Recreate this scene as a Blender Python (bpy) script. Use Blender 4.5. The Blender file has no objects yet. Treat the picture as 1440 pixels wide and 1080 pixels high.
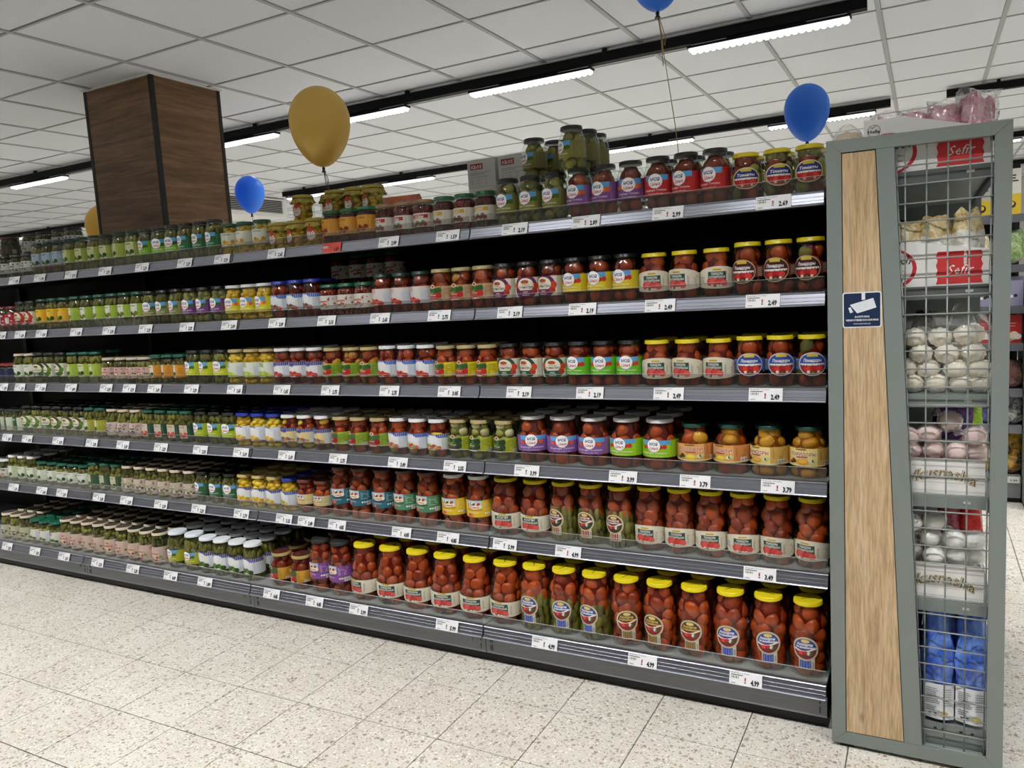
import bpy, math, random
from mathutils import Matrix, Vector
random.seed(7)
R_ = random.Random(11)
S = bpy.context.scene
COL = S.collection
PI = math.pi

# ------------------------------------------------------------------ camera, world, exposure
CAM_F, CAM_POS = 1084.97, (1.506, -2.5319, 1.4265)
YAW, PITCH, ROLL = 0.4955, -0.1164, -0.0583
f_ = Vector((-math.sin(YAW)*math.cos(PITCH), math.cos(YAW)*math.cos(PITCH), math.sin(PITCH)))
r_ = Vector((math.cos(YAW), math.sin(YAW), 0)); u_ = r_.cross(f_)
rt = math.cos(ROLL)*r_ + math.sin(ROLL)*u_
up = -math.sin(ROLL)*r_ + math.cos(ROLL)*u_
cd = bpy.data.cameras.new('camera'); cam = bpy.data.objects.new('camera', cd); COL.objects.link(cam)
cd.sensor_width = 36; cd.lens = CAM_F*36/1440; cd.clip_start = .02; cd.clip_end = 100
M = Matrix.Identity(4)
for i in range(3):
    M[i][0], M[i][1], M[i][2], M[i][3] = rt[i], up[i], -f_[i], CAM_POS[i]
cam.matrix_world = M
S.camera = cam
W = bpy.data.worlds.new('World'); S.world = W; W.use_nodes = True
W.node_tree.nodes['Background'].inputs[0].default_value = (.8, .88, 1, 1)
W.node_tree.nodes['Background'].inputs[1].default_value = 0.05
LAMP = 17.8                      # watts of each narrow-beam luminaire
BEAM = math.radians(114)
S.view_settings.view_transform = 'Standard'; S.view_settings.look = 'None'
S.view_settings.exposure = 0.0; S.view_settings.gamma = 1.0
S.view_settings.use_curve_mapping = False
S.cycles.transparent_max_bounces = 14
S.cycles.max_bounces = 8; S.cycles.diffuse_bounces = 4; S.cycles.glossy_bounces = 4

CEIL = 2.844

# ------------------------------------------------------------------ materials
def lin(h):
    h = h.lstrip('#'); o = []
    for i in (0, 2, 4):
        c = int(h[i:i+2], 16)/255
        o.append(c/12.92 if c <= .04045 else ((c+.055)/1.055)**2.4)
    return tuple(o)+(1,)
_mats = {}
def mat(hexc, rough=.5, metal=0, spec=.5, coat=0, name=None):
    k = (hexc, rough, metal, spec, coat)
    if k in _mats: return _mats[k]
    m = bpy.data.materials.new(name or 'paint_'+hexc.strip('#')); m.use_nodes = True
    b = m.node_tree.nodes['Principled BSDF']
    b.inputs['Base Color'].default_value = lin(hexc); b.inputs['Roughness'].default_value = rough
    b.inputs['Metallic'].default_value = metal; b.inputs['Specular IOR Level'].default_value = spec
    b.inputs['Coat Weight'].default_value = coat
    m.diffuse_color = lin(hexc)
    _mats[k] = m
    return m
def nodes(name):
    m = bpy.data.materials.new(name); m.use_nodes = True
    nt = m.node_tree
    return m, nt, nt.nodes['Principled BSDF'], nt.nodes['Material Output']
def N(nt, t, **kw):
    n = nt.nodes.new(t)
    for k, v in kw.items():
        if k in n.inputs: n.inputs[k].default_value = v
        else: setattr(n, k, v)
    return n
def ramp(nt, fac, stops, interp='LINEAR'):
    n = nt.nodes.new('ShaderNodeValToRGB'); n.color_ramp.interpolation = interp
    el = n.color_ramp.elements
    while len(el) < len(stops): el.new(.5)
    for e, (p, c) in zip(el, stops): e.position = p; e.color = lin(c) if isinstance(c, str) else c
    nt.links.new(fac, n.inputs[0]); return n
def mixc(nt, fac, a, b, mode='MIX'):
    n = nt.nodes.new('ShaderNodeMix'); n.data_type = 'RGBA'; n.blend_type = mode
    for sock, v in ((n.inputs[0], fac), (n.inputs[6], a), (n.inputs[7], b)):
        if hasattr(v, 'is_output'): nt.links.new(v, sock)
        else: sock.default_value = v if not isinstance(v, str) else lin(v)
    return n.outputs[2]

def mat_glass(name, tint='#ffffff', refl=1.0, rough=.03, haze=0.0, hazec='#9a9a98', ior=1.45, bump=0):
    m, nt, b, out = nodes(name)
    nt.nodes.remove(b)
    tr = N(nt, 'ShaderNodeBsdfTransparent', Color=lin(tint))
    gl = N(nt, 'ShaderNodeBsdfGlossy', Color=(1, 1, 1, 1), Roughness=rough)
    lw = N(nt, 'ShaderNodeLayerWeight', Blend=.5)       # Schlick's reflectance, the same from both sides of the thin wall
    pw = N(nt, 'ShaderNodeMath', operation='POWER'); pw.inputs[1].default_value = 5.0; nt.links.new(lw.outputs['Facing'], pw.inputs[0])
    fr = N(nt, 'ShaderNodeMath', operation='MULTIPLY_ADD'); fr.inputs[1].default_value = .96; fr.inputs[2].default_value = .04
    nt.links.new(pw.outputs[0], fr.inputs[0])
    base = tr.outputs[0]
    if haze:
        df = N(nt, 'ShaderNodeBsdfDiffuse', Color=lin(hazec))
        mx = N(nt, 'ShaderNodeMixShader', Fac=haze)
        nt.links.new(tr.outputs[0], mx.inputs[1]); nt.links.new(df.outputs[0], mx.inputs[2]); base = mx.outputs[0]
    mul = N(nt, 'ShaderNodeMath', operation='MULTIPLY'); mul.inputs[1].default_value = refl
    nt.links.new(fr.outputs[0], mul.inputs[0])
    mx2 = N(nt, 'ShaderNodeMixShader')
    nt.links.new(mul.outputs[0], mx2.inputs[0]); nt.links.new(base, mx2.inputs[1]); nt.links.new(gl.outputs[0], mx2.inputs[2])
    if bump:
        tc = N(nt, 'ShaderNodeTexCoord')
        no = N(nt, 'ShaderNodeTexNoise', Scale=bump, Detail=3.0, Distortion=1.2)
        bp = N(nt, 'ShaderNodeBump', Strength=.8, Distance=.01)
        nt.links.new(tc.outputs['Object'], no.inputs['Vector']); nt.links.new(no.outputs[0], bp.inputs['Height'])
        nt.links.new(bp.outputs[0], gl.inputs['Normal']); nt.links.new(bp.outputs[0], lw.inputs['Normal'])
    nt.links.new(mx2.outputs[0], out.inputs[0])
    return m
M_GLASS = mat_glass('jar_glass', '#f6fbf7', .95, .075)
M_ACRYL = mat_glass('clear_acrylic', '#ededeb', 1.0, .05, .045, '#8a8a88')
M_FILM = mat_glass('clear_film', '#ffffff', 2.0, .10, .03, '#ffffff', bump=38)

def mat_veg(name, c1, c2, rough=.35):
    """flesh of a pickled vegetable: hue varies a little from piece to piece"""
    m, nt, b, out = nodes(name)
    oi = N(nt, 'ShaderNodeObjectInfo'); tc = N(nt, 'ShaderNodeNewGeometry')
    no = N(nt, 'ShaderNodeTexNoise', Scale=26.0, Detail=2.0)
    nt.links.new(tc.outputs['Position'], no.inputs['Vector'])
    ad = N(nt, 'ShaderNodeMath', operation='ADD'); nt.links.new(oi.outputs['Random'], ad.inputs[0]); nt.links.new(no.outputs[0], ad.inputs[1])
    ad2 = N(nt, 'ShaderNodeMath', operation='MULTIPLY'); ad2.inputs[1].default_value = .5; nt.links.new(ad.outputs[0], ad2.inputs[0])
    rp = ramp(nt, ad2.outputs[0], [(.25, c1), (.75, c2)])
    nt.links.new(rp.outputs[0], b.inputs['Base Color'])
    b.inputs['Roughness'].default_value = rough; b.inputs['Specular IOR Level'].default_value = .35
    return m
VEG = {
 'tom': mat_veg('pickled_tomato_skin', '#84280b', '#b84a14'),
 'cuke': mat_veg('gherkin_skin', '#54511a', '#8c8437'),
 'dark': mat_veg('dark_pickle', '#403e18', '#6e682a'),
 'olive': mat_veg('green_tomato_skin', '#6f6a28', '#a39a4a'),
 'squash': mat_veg('yellow_squash', '#deaa16', '#f8d448'),
 'orange': mat_veg('yellow_tomato_skin', '#c07610', '#e0a028'),
 'bean': mat_veg('dark_bean', '#4d1510', '#7a2518'),
 'pale': mat_veg('pale_garlic', '#b9ab7a', '#d9cfa4'),
}
BRINE = {'tom': '#621509', 'cuke': '#403e14', 'dark': '#26260e', 'olive': '#57541f', 'squash': '#b88a16', 'orange': '#8a4a0c', 'bean': '#3a0f0c', 'pale': '#8d8150'}

def mat_wood(name, dark, mid, light, axis, scale=1.0, rough=.45):
    """wood decor; axis = direction of the grain"""
    m, nt, b, out = nodes(name)
    tc = N(nt, 'ShaderNodeNewGeometry'); mp = N(nt, 'ShaderNodeMapping')
    sc = [26*scale]*3; sc[axis] = 1.6*scale
    mp.inputs['Scale'].default_value = sc
    nt.links.new(tc.outputs['Position'], mp.inputs['Vector'])
    n1 = N(nt, 'ShaderNodeTexNoise', Scale=1.0, Detail=6.0, Roughness=.62, Distortion=.9)
    n2 = N(nt, 'ShaderNodeTexNoise', Scale=6.0, Detail=3.0, Roughness=.6)
    nt.links.new(mp.outputs[0], n1.inputs['Vector']); nt.links.new(mp.outputs[0], n2.inputs['Vector'])
    r1 = ramp(nt, n1.outputs[0], [(.28, dark), (.5, mid), (.72, light)])
    r2 = ramp(nt, n2.outputs[0], [(.35, '#b4b4b4'), (.6, '#ffffff')])
    # knots
    vo = N(nt, 'ShaderNodeTexVoronoi', Scale=2.6*scale); mp2 = N(nt, 'ShaderNodeMapping')
    s2 = [1.6]*3; s2[axis] = .8; mp2.inputs['Scale'].default_value = s2
    nt.links.new(tc.outputs['Position'], mp2.inputs['Vector']); nt.links.new(mp2.outputs[0], vo.inputs['Vector'])
    kr = ramp(nt, vo.outputs['Distance'], [(.02, '#3a3a3a'), (.09, '#ffffff')])
    c = mixc(nt, .6, r1.outputs[0], r2.outputs[0], 'MULTIPLY'); c = mixc(nt, .8, c, kr.outputs[0], 'MULTIPLY')
    nt.links.new(c, b.inputs['Base Color']); b.inputs['Roughness'].default_value = rough
    return m
M_OAK = mat_wood('light_oak_decor', '#b99b73', '#d0b38b', '#e0c7a4', 2, 1.7)
M_DKOAK_X = mat_wood('dark_oak_decor_x', '#5e452c', '#7f5e3d', '#9c7650', 0, .8)
M_DKOAK_Y = mat_wood('dark_oak_decor_y', '#5e452c', '#7f5e3d', '#9c7650', 1, .8)

def mat_terrazzo():
    m, nt, b, out = nodes('terrazzo')
    g = N(nt, 'ShaderNodeNewGeometry')
    wn = N(nt, 'ShaderNodeTexNoise', Scale=60.0, Detail=1.0)
    nt.links.new(g.outputs['Position'], wn.inputs['Vector'])
    wp = mixc(nt, .012, g.outputs['Position'], wn.outputs['Color'], 'ADD')
    base = N(nt, 'ShaderNodeTexNoise', Scale=3.0, Detail=3.0); nt.links.new(g.outputs['Position'], base.inputs['Vector'])
    c = ramp(nt, base.outputs[0], [(.3, '#c8c3b8'), (.7, '#d6d2c9')]).outputs[0]
    for sc, lo, hi, thr in ((95.0, '#d2cabb', '#f1eee6', .60), (82.0, '#968e80', '#c0b6a4', .36), (54.0, '#857e74', '#b0a594', .22), (125.0, '#7f776c', '#b5a691', .34)):
        v = N(nt, 'ShaderNodeTexVoronoi', Scale=sc); nt.links.new(wp, v.inputs['Vector'])
        v2 = N(nt, 'ShaderNodeSeparateColor'); nt.links.new(v.outputs['Color'], v2.inputs[0])
        # only some of the cells hold a chip, each with its own tone
        pick = N(nt, 'ShaderNodeMath', operation='LESS_THAN'); pick.inputs[1].default_value = thr; nt.links.new(v2.outputs[0], pick.inputs[0])
        inside = N(nt, 'ShaderNodeMath', operation='LESS_THAN'); inside.inputs[1].default_value = .36; nt.links.new(v.outputs['Distance'], inside.inputs[0])
        mk = N(nt, 'ShaderNodeMath', operation='MULTIPLY'); nt.links.new(pick.outputs[0], mk.inputs[0]); nt.links.new(inside.outputs[0], mk.inputs[1])
        tone = ramp(nt, v2.outputs[1], [(0, lo), (1, hi)])
        c = mixc(nt, mk.outputs[0], c, tone.outputs[0])
    nt.links.new(c, b.inputs['Base Color']); b.inputs['Roughness'].default_value = .38
    return m
M_TERR = mat_terrazzo()
def mat_ceil():
    m, nt, b, out = nodes('mineral_fibre_tile')
    g = N(nt, 'ShaderNodeNewGeometry')
    n1 = N(nt, 'ShaderNodeTexNoise', Scale=140.0, Detail=4.0, Roughness=.7); nt.links.new(g.outputs['Position'], n1.inputs['Vector'])
    r = ramp(nt, n1.outputs[0], [(.35, "#d8dce2"), (.6, "#e6eaf0")])
    nt.links.new(r.outputs[0], b.inputs['Base Color']); b.inputs['Roughness'].default_value = .9
    return m
M_CEIL = mat_ceil()
def mat_emit(name, col, s):
    m, nt, b, out = nodes(name); nt.nodes.remove(b)
    e = N(nt, 'ShaderNodeEmission', Color=col, Strength=s); nt.links.new(e.outputs[0], out.inputs[0]); return m
M_LED = mat_emit('led_light', (1, .99, .975, 1), 3.5)
M_LEDSIDE = mat_emit('led_lens_side', (1, .99, .97, 1), 1.3)
def mat_brushed():
    m, nt, b, out = nodes('rail_plastic')
    b.inputs['Base Color'].default_value = lin('#8e919b'); b.inputs['Roughness'].default_value = .34; b.inputs['Metallic'].default_value = .85
    b.inputs['Specular IOR Level'].default_value = .8
    return m
M_RAIL = mat_brushed()
M_GREY = mat('#7f8884', .5, name='grey_green_lacquer')
M_SHELF = mat('#969b9e', .5, name='shelf_metal')
M_KICK = mat('#84868a', .42, name='kick_metal')
M_BLACK = mat('#0b0b0c', .5, name='black_metal')
M_BACK = mat('#141416', .7, name='dark_back_panel')
M_WHITE = mat('#f0f0ee', .5); M_INK = mat('#161618', .6)

# ------------------------------------------------------------------ mesh helpers
class MB:
    """collects shapes with materials, then links them as one mesh object"""
    def __init__(s): s.v = []; s.f = []; s.m = []; s.mats = []; s.smooth = []
    def mi(s, m):
        if m not in s.mats: s.mats.append(m)
        return s.mats.index(m)
    def add(s, vs, fs, m, smooth=False):
        o = len(s.v); s.v += [tuple(v) for v in vs]; k = s.mi(m)
        for f in fs: s.f.append(tuple(i+o for i in f)); s.m.append(k); s.smooth.append(smooth)
    def box(s, x0, x1, y0, y1, z0, z1, m):
        vs = [(x, y, z) for z in (z0, z1) for y in (y0, y1) for x in (x0, x1)]
        s.add(vs, [(0, 2, 3, 1), (4, 5, 7, 6), (0, 1, 5, 4), (2, 6, 7, 3), (0, 4, 6, 2), (1, 3, 7, 5)], m)
    def prism_y(s, pts, y0, y1, m):
        """polygon in the x-z plane extruded along y"""
        n = len(pts); vs = [(x, y0, z) for x, z in pts]+[(x, y1, z) for x, z in pts]
        s.add(vs, [tuple(range(n)), tuple(range(2*n-1, n-1, -1))]+[(i, i+n, (i+1) % n+n, (i+1) % n) for i in range(n)], m)
    def prism_x(s, pts, x0, x1, m):
        n = len(pts); vs = [(x0, y, z) for y, z in pts]+[(x1, y, z) for y, z in pts]
        s.add(vs, [tuple(range(n-1, -1, -1)), tuple(range(n, 2*n))]+[(i, (i+1) % n, (i+1) % n+n, i+n) for i in range(n)], m)
    def lathe(s, prof, m, seg=24, smooth=True, cap0=True, cap1=True, c=(0, 0, 0)):
        o = [(c[0]+r*math.cos(2*PI*j/seg), c[1]+r*math.sin(2*PI*j/seg), c[2]+z) for r, z in prof for j in range(seg)]
        fs = [(i*seg+j, i*seg+(j+1) % seg, (i+1)*seg+(j+1) % seg, (i+1)*seg+j) for i in range(len(prof)-1) for j in range(seg)]
        s.add(o, fs, m, smooth)
        if cap0: s.add(o[:seg], [tuple(range(seg-1, -1, -1))], m)
        if cap1: s.add(o[-seg:], [tuple(range(seg))], m)
    def tube(s, pts, r, m, seg=6):
        pts = [Vector(p) for p in pts]; rings = []
        for i, p in enumerate(pts):
            d = (pts[min(i+1, len(pts)-1)]-pts[max(i-1, 0)]).normalized()
            a = d.orthogonal().normalized() if i == 0 else (pa-d*pa.dot(d)).normalized()
            pa = a; b = d.cross(a)
            rr = r[i] if isinstance(r, (list, tuple)) else r
            rings += [tuple(p+rr*(math.cos(2*PI*j/seg)*a+math.sin(2*PI*j/seg)*b)) for j in range(seg)]
        n = len(pts)
        fs = [(i*seg+j, i*seg+(j+1) % seg, (i+1)*seg+(j+1) % seg, (i+1)*seg+j) for i in range(n-1) for j in range(seg)]
        fs += [tuple(range(seg-1, -1, -1)), tuple(range((n-1)*seg, n*seg))]
        s.add(rings, fs, m, True)
    def blob(s, c, r, m, seg=10, rings=7, fn=None):
        """ellipsoid; fn(unit vector) -> radius factor"""
        vs = []; fs = []
        for i in range(rings+1):
            t = PI*i/rings
            for j in range(seg):
                p = 2*PI*j/seg; d = (math.sin(t)*math.cos(p), math.sin(t)*math.sin(p), math.cos(t))
                k = fn(d) if fn else 1
                vs.append((c[0]+r[0]*d[0]*k, c[1]+r[1]*d[1]*k, c[2]+r[2]*d[2]*k))
        for i in range(rings):
            for j in range(seg):
                a, b, cc, d = i*seg+j, (i+1)*seg+j, (i+1)*seg+(j+1) % seg, i*seg+(j+1) % seg
                fs.append((a, b, cc, d))
        s.add(vs, fs, m, True)
    def mesh(s, name):
        me = bpy.data.meshes.new(name); me.from_pydata(s.v, [], s.f)
        for m in s.mats: me.materials.append(m)
        me.polygons.foreach_set('material_index', s.m); me.polygons.foreach_set('use_smooth', s.smooth)
        me.update(); return me
    def build(s, name, parent=None, loc=None): return link(name, s.mesh(name), parent, loc)
def link(name, me, parent=None, loc=None, rot=None, scale=None):
    o = bpy.data.objects.new(name, me); COL.objects.link(o)
    if parent: o.parent = parent
    if loc is not None: o.location = loc
    if rot is not None: o.rotation_euler = rot
    if scale is not None: o.scale = scale
    return o
_labels = {}
def tag(o, label, cat, group=None):
    assert 4 <= len(label.replace('-', ' ').split()) , label
    if label in _labels: print('DUP LABEL', label)
    if len(label.split()) > 16: print('LONG LABEL', label)
    _labels[label] = o
    o['label'] = label; o['category'] = cat
    if group: o['group'] = group
    return o
def empty(name, loc=(0, 0, 0), rz=0):
    o = bpy.data.objects.new(name, None); COL.objects.link(o); o.location = loc; o.rotation_euler = (0, 0, rz)
    o.empty_display_size = .05; return o
def struct(o): o['kind'] = 'structure'; return o
def copy_tree(o, parent=None):
    kids = KIDS.get(o, []) if False else [c for c in o.children]
    c = o.copy(); COL.objects.link(c); c.parent = parent
    for k in kids: copy_tree(k, c)
    return c
# lettering -> flat polygons (from the built-in font), cached
_txt = {}
def text_polys(s, shear=0, bold=0):
    k = (s, shear, bold)
    if k not in _txt:
        c = bpy.data.curves.new('lettering', 'FONT'); c.body = s; c.resolution_u = 1; c.size = 1; c.shear = shear; c.offset = bold
        o = bpy.data.objects.new('lettering', c); m = bpy.data.meshes.new_from_object(o)
        vs = [(v.co.x, v.co.y) for v in m.vertices]; fs = [tuple(p.vertices) for p in m.polygons]
        bpy.data.objects.remove(o); bpy.data.curves.remove(c); bpy.data.meshes.remove(m)
        x0 = min(v[0] for v in vs); x1 = max(v[0] for v in vs)
        _txt[k] = ([((x-(x0+x1)/2), y) for x, y in vs], fs, x1-x0)
    return _txt[k]

class Print:
    """flat print: layers of shapes in (s, h) metres, later bent round a jar or laid on a flat face"""
    def __init__(p): p.items = []; p.layer = 0
    def poly(p, pts, col, fs=None, step=True):
        if step: p.layer += 1
        p.items.append((list(pts), fs or [tuple(range(len(pts)))], col, p.layer))
    def rect(p, s0, s1, h0, h1, col):
        n = max(1, int((s1-s0)/.008)); p.layer += 1
        pts = []; fs = []
        for i in range(n+1): s = s0+(s1-s0)*i/n; pts += [(s, h0), (s, h1)]
        fs = [(2*i, 2*i+2, 2*i+3, 2*i+1) for i in range(n)]
        p.items.append((pts, fs, col, p.layer))
    def band(p, s0, s1, lo, hi, col, n=16):
        """strip between two curves lo(t), hi(t)"""
        p.layer += 1; pts = []
        for i in range(n+1): t = i/n; s = s0+(s1-s0)*t; pts += [(s, lo(t)), (s, hi(t))]
        p.items.append((pts, [(2*i, 2*i+2, 2*i+3, 2*i+1) for i in range(n)], col, p.layer))
    def ell(p, s, h, rs, rh, col, n=18, a0=0, a1=2*PI):
        p.layer += 1
        full = a0 == 0
        c0 = -1 if full else math.cos(a1) if a0 < PI*.9 else -1
        c1 = 1 if full else math.cos(a0) if a0 < PI*.9 else 1
        base = math.sin(a0) if a0 < PI*.9 else 0
        m = n if rs > .012 else 10; pts = []
        for i in range(m+1):
            t = i/m; c = c0+(c1-c0)*((1-math.cos(PI*t))/2 if full or a0 > PI*.9 else t); e = math.sqrt(max(0, 1-c*c))
            lo, hi = (-e, e) if full else (-e, 0) if a0 > PI*.9 else (min(base, e), e)
            pts += [(s+rs*c, h+rh*lo), (s+rs*c, h+rh*hi)]
        p.items.append((pts, [(2*i, 2*i+2, 2*i+3, 2*i+1) for i in range(m)], col, p.layer))
    def text(p, t, s, h, col, w=None, size=None, shear=0, bold=0, arc=0):
        v, f, w0 = text_polys(t, shear, bold); k = (w/w0) if w else size; kh = size if size else k
        p.layer += 1
        p.items.append(([(s+x*k, h+y*kh-arc*(x*k)**2) for x, y in v], f, col, p.layer))
    def lines(p, s0, s1, h0, h1, n, col, fill=.45):
        d = (h1-h0)/n
        rr = random.Random(int(s0*1e4)+n)
        p.layer += 1
        for i in range(n):
            e = s1-(s1-s0)*rr.random()*.35; a = h0+d*i
            p.items.append(([(s0, a), (e, a), (e, a+d*fill), (s0, a+d*fill)], [(0, 1, 2, 3)], col, p.layer))
    def barcode(p, s0, s1, h0, h1, n=9):
        p.rect(s0, s1, h0, h1, '#f4f2ea'); p.layer += 1; w = (s1-s0)/n
        for i in range(n):
            a = s0+w*(i+.2); e = a+w*(.3+.35*((i*7) % 3)/2)
            p.items.append(([(a, h0+.001), (e, h0+.001), (e, h1-.0015), (a, h1-.0015)], [(0, 1, 2, 3)], '#222222', p.layer))
    def bent(p, mb, R, rough=.42):
        for pts, fs, col, ly in p.items:
            rr = R+.0005+.00012*ly
            mb.add([(rr*math.sin(s/R), -rr*math.cos(s/R), h) for s, h in pts], fs, mat(col, rough))
    def flat(p, mb, fn, rough=.5, d=.00015):
        """fn(s, h, lift) -> point"""
        for pts, fs, col, ly in p.items: mb.add([fn(s, h, .0003+d*ly) for s, h in pts], fs, mat(col, rough))

# ------------------------------------------------------------------ room shell
X0, X1, Y0, Y1 = -14.0, 7.0, -6.0, 13.0
b = MB(); b.box(X0, X1, Y0, Y1, -.06, -.006, mat('#5f5c56', .9, name='joint_mortar')); floor = struct(b.build('floor'))
b = MB(); b.box(X0, X1, Y0, Y1, CEIL+.03, CEIL+.08, mat('#b9b6b1', .9)); ceiling = struct(b.build('ceiling'))
wm = mat('#d9d8d4', .8, name='wall_paint')
for nm, a in (('wall_back', (X0, X1, Y1, Y1+.1)), ('wall_front', (X0, X1, Y0-.1, Y0)), ('wall_left', (X0-.1, X0, Y0, Y1)), ('wall_right', (X1, X1+.1, Y0, Y1))):
    b = MB(); b.box(*a, -.06, CEIL+.08, wm); struct(b.build(nm))

# floor tiles, 30 x 30 cm: joints run along x and y through (0.4037, 0.0034)
def tile_mesh(name, w, h, z0, z1, bev, m):
    b = MB(); a = w/2; c = a-bev
    lo, hi = (z0, z1) if z1 > z0 else (z1, z0)
    b.add([(-a, -a, z0), (a, -a, z0), (a, a, z0), (-a, a, z0), (-a, -a, z1-bev*math.copysign(1, z1-z0)), (a, -a, z1-bev*math.copysign(1, z1-z0)), (a, a, z1-bev*math.copysign(1, z1-z0)), (-a, a, z1-bev*math.copysign(1, z1-z0)), (-c, -c, z1), (c, -c, z1), (c, c, z1), (-c, c, z1)],
          [(0, 1, 5, 4), (1, 2, 6, 5), (2, 3, 7, 6), (3, 0, 4, 7), (4, 5, 9, 8), (5, 6, 10, 9), (6, 7, 11, 10), (7, 4, 8, 11), (8, 9, 10, 11)] if z1 > z0 else
          [(4, 5, 1, 0), (5, 6, 2, 1), (6, 7, 3, 2), (7, 4, 0, 3), (8, 9, 5, 4), (9, 10, 6, 5), (10, 11, 7, 6), (11, 8, 4, 7), (11, 10, 9, 8)], m)
    return b.mesh(name)
ft = tile_mesh('floor_tile', .2966, .3, -.0055, 0, .001, M_TERR)
FX, FY = .4037, .0034
rest = MB()
def near_tile(i, j):
    x, y = FX+.3*(i+.5), FY+.3*(j+.5)
    return (-4.1 < x < 1.5 and -2.15 < y < .0) or (1.5 <= x < 2.6 and -.9 < y < 3.0)
for i in range(-48, 22):
    for j in range(-20, 43):
        x, y = FX+.3*(i+.5), FY+.3*(j+.5)
        if not (X0 < x-.15 and x+.15 < X1 and Y0 < y-.15 and y+.15 < Y1): continue
        if near_tile(i, j): link('floor_tile', ft, floor, (x, y, 0))
        else: rest.add([(x-.1482, y-.1482, 0), (x+.1482, y-.1482, 0), (x+.1482, y+.1482, 0), (x-.1482, y+.1482, 0)], [(0, 1, 2, 3)], M_TERR)
o = rest.build('floor_tile_field', floor); o['kind'] = 'stuff'

# ceiling: mineral fibre tiles in a T-bar grid of 62.5 cm through (-1.852, -0.143)
ct = tile_mesh('ceiling_tile', .601, .6, CEIL+.022, CEIL+.006, .003, M_CEIL)
CX, CY, G = -1.8523, -.1426, .625
rest = MB()
for i in range(-20, 15):
    for j in range(-10, 21):
        x, y = CX+G*(i+.5), CY+G*(j+.5)
        if not (X0 < x-.3 and x+.3 < X1 and Y0 < y-.3 and y+.3 < Y1): continue
        if -6.3 < x < 3 and -.4 < y < 7.6: link('ceiling_tile', ct, ceiling, (x, y, 0), None, (1, 1.0166, 1))
        else: rest.add([(x-.3, y-.3, CEIL+.006), (x-.3, y+.3, CEIL+.006), (x+.3, y+.3, CEIL+.006), (x+.3, y-.3, CEIL+.006)], [(0, 1, 2, 3)], M_CEIL)
o = rest.build('ceiling_tile_field', ceiling); o['kind'] = 'stuff'
M_TBAR = mat('#aeb0b2', .6, name='grid_bar_grey')
for i in range(-20, 16):
    x = CX+G*i
    if X0 < x < X1: b = MB(); b.box(x-.012, x+.012, Y0, Y1, CEIL, CEIL+.03, M_TBAR); b.build('grid_bar', ceiling)
for j in range(-10, 22):
    y = CY+G*j
    if Y0 < y < Y1: b = MB(); b.box(X0, X1, y-.0066, y+.0066, CEIL+.0006, CEIL+.029, M_TBAR); b.build('grid_bar', ceiling)

# column clad in dark oak boards with black corner trims
colm = struct(empty('column', (-2.87, .95, 0)))
def colbox(name, x0, x1, y0, y1, z0, z1, m):
    b = MB(); b.box(x0+2.87, x1+2.87, y0-.95, y1-.95, z0, z1, m); return b.build(name, colm)
cx0, cx1, cy0, cy1 = -3.185, -2.552, .695, 1.206
colbox('column_core', cx0+.03, cx1-.03, cy0+.03, cy1-.03, 0, CEIL, M_BLACK)
for z0, z1 in ((0, .62), (.622, 1.62), (1.622, CEIL-.006)):
    colbox('wood_panel', cx0+.022, cx1-.022, cy0, cy0+.028, z0, z1, M_DKOAK_X)
    colbox('wood_panel', cx1-.028, cx1, cy0+.022, cy1-.022, z0, z1, M_DKOAK_Y)
    colbox('wood_panel', cx0, cx0+.028, cy0+.022, cy1-.022, z0, z1, M_DKOAK_Y)
for x in (cx0, cx1):
    for y in (cy0, cy1):
        sx = 1 if x == cx0 else -1; sy = 1 if y == cy0 else -1
        xa, xb = sorted((x-sx*.003, x+sx*.022)); ya, yb = sorted((y-sy*.003, y+sy*.022))
        colbox('corner_trim', xa, xb, ya, yb, 0, CEIL-.003, M_BLACK)
b = MB(); b.box(cx0-.012, cx1+.012, cy0-.012, cy1+.012, CEIL-.003, CEIL+.004, M_WHITE)
o = b.build('ceiling_trim', colm); o.location = (2.87, -.95, 0)

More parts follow.
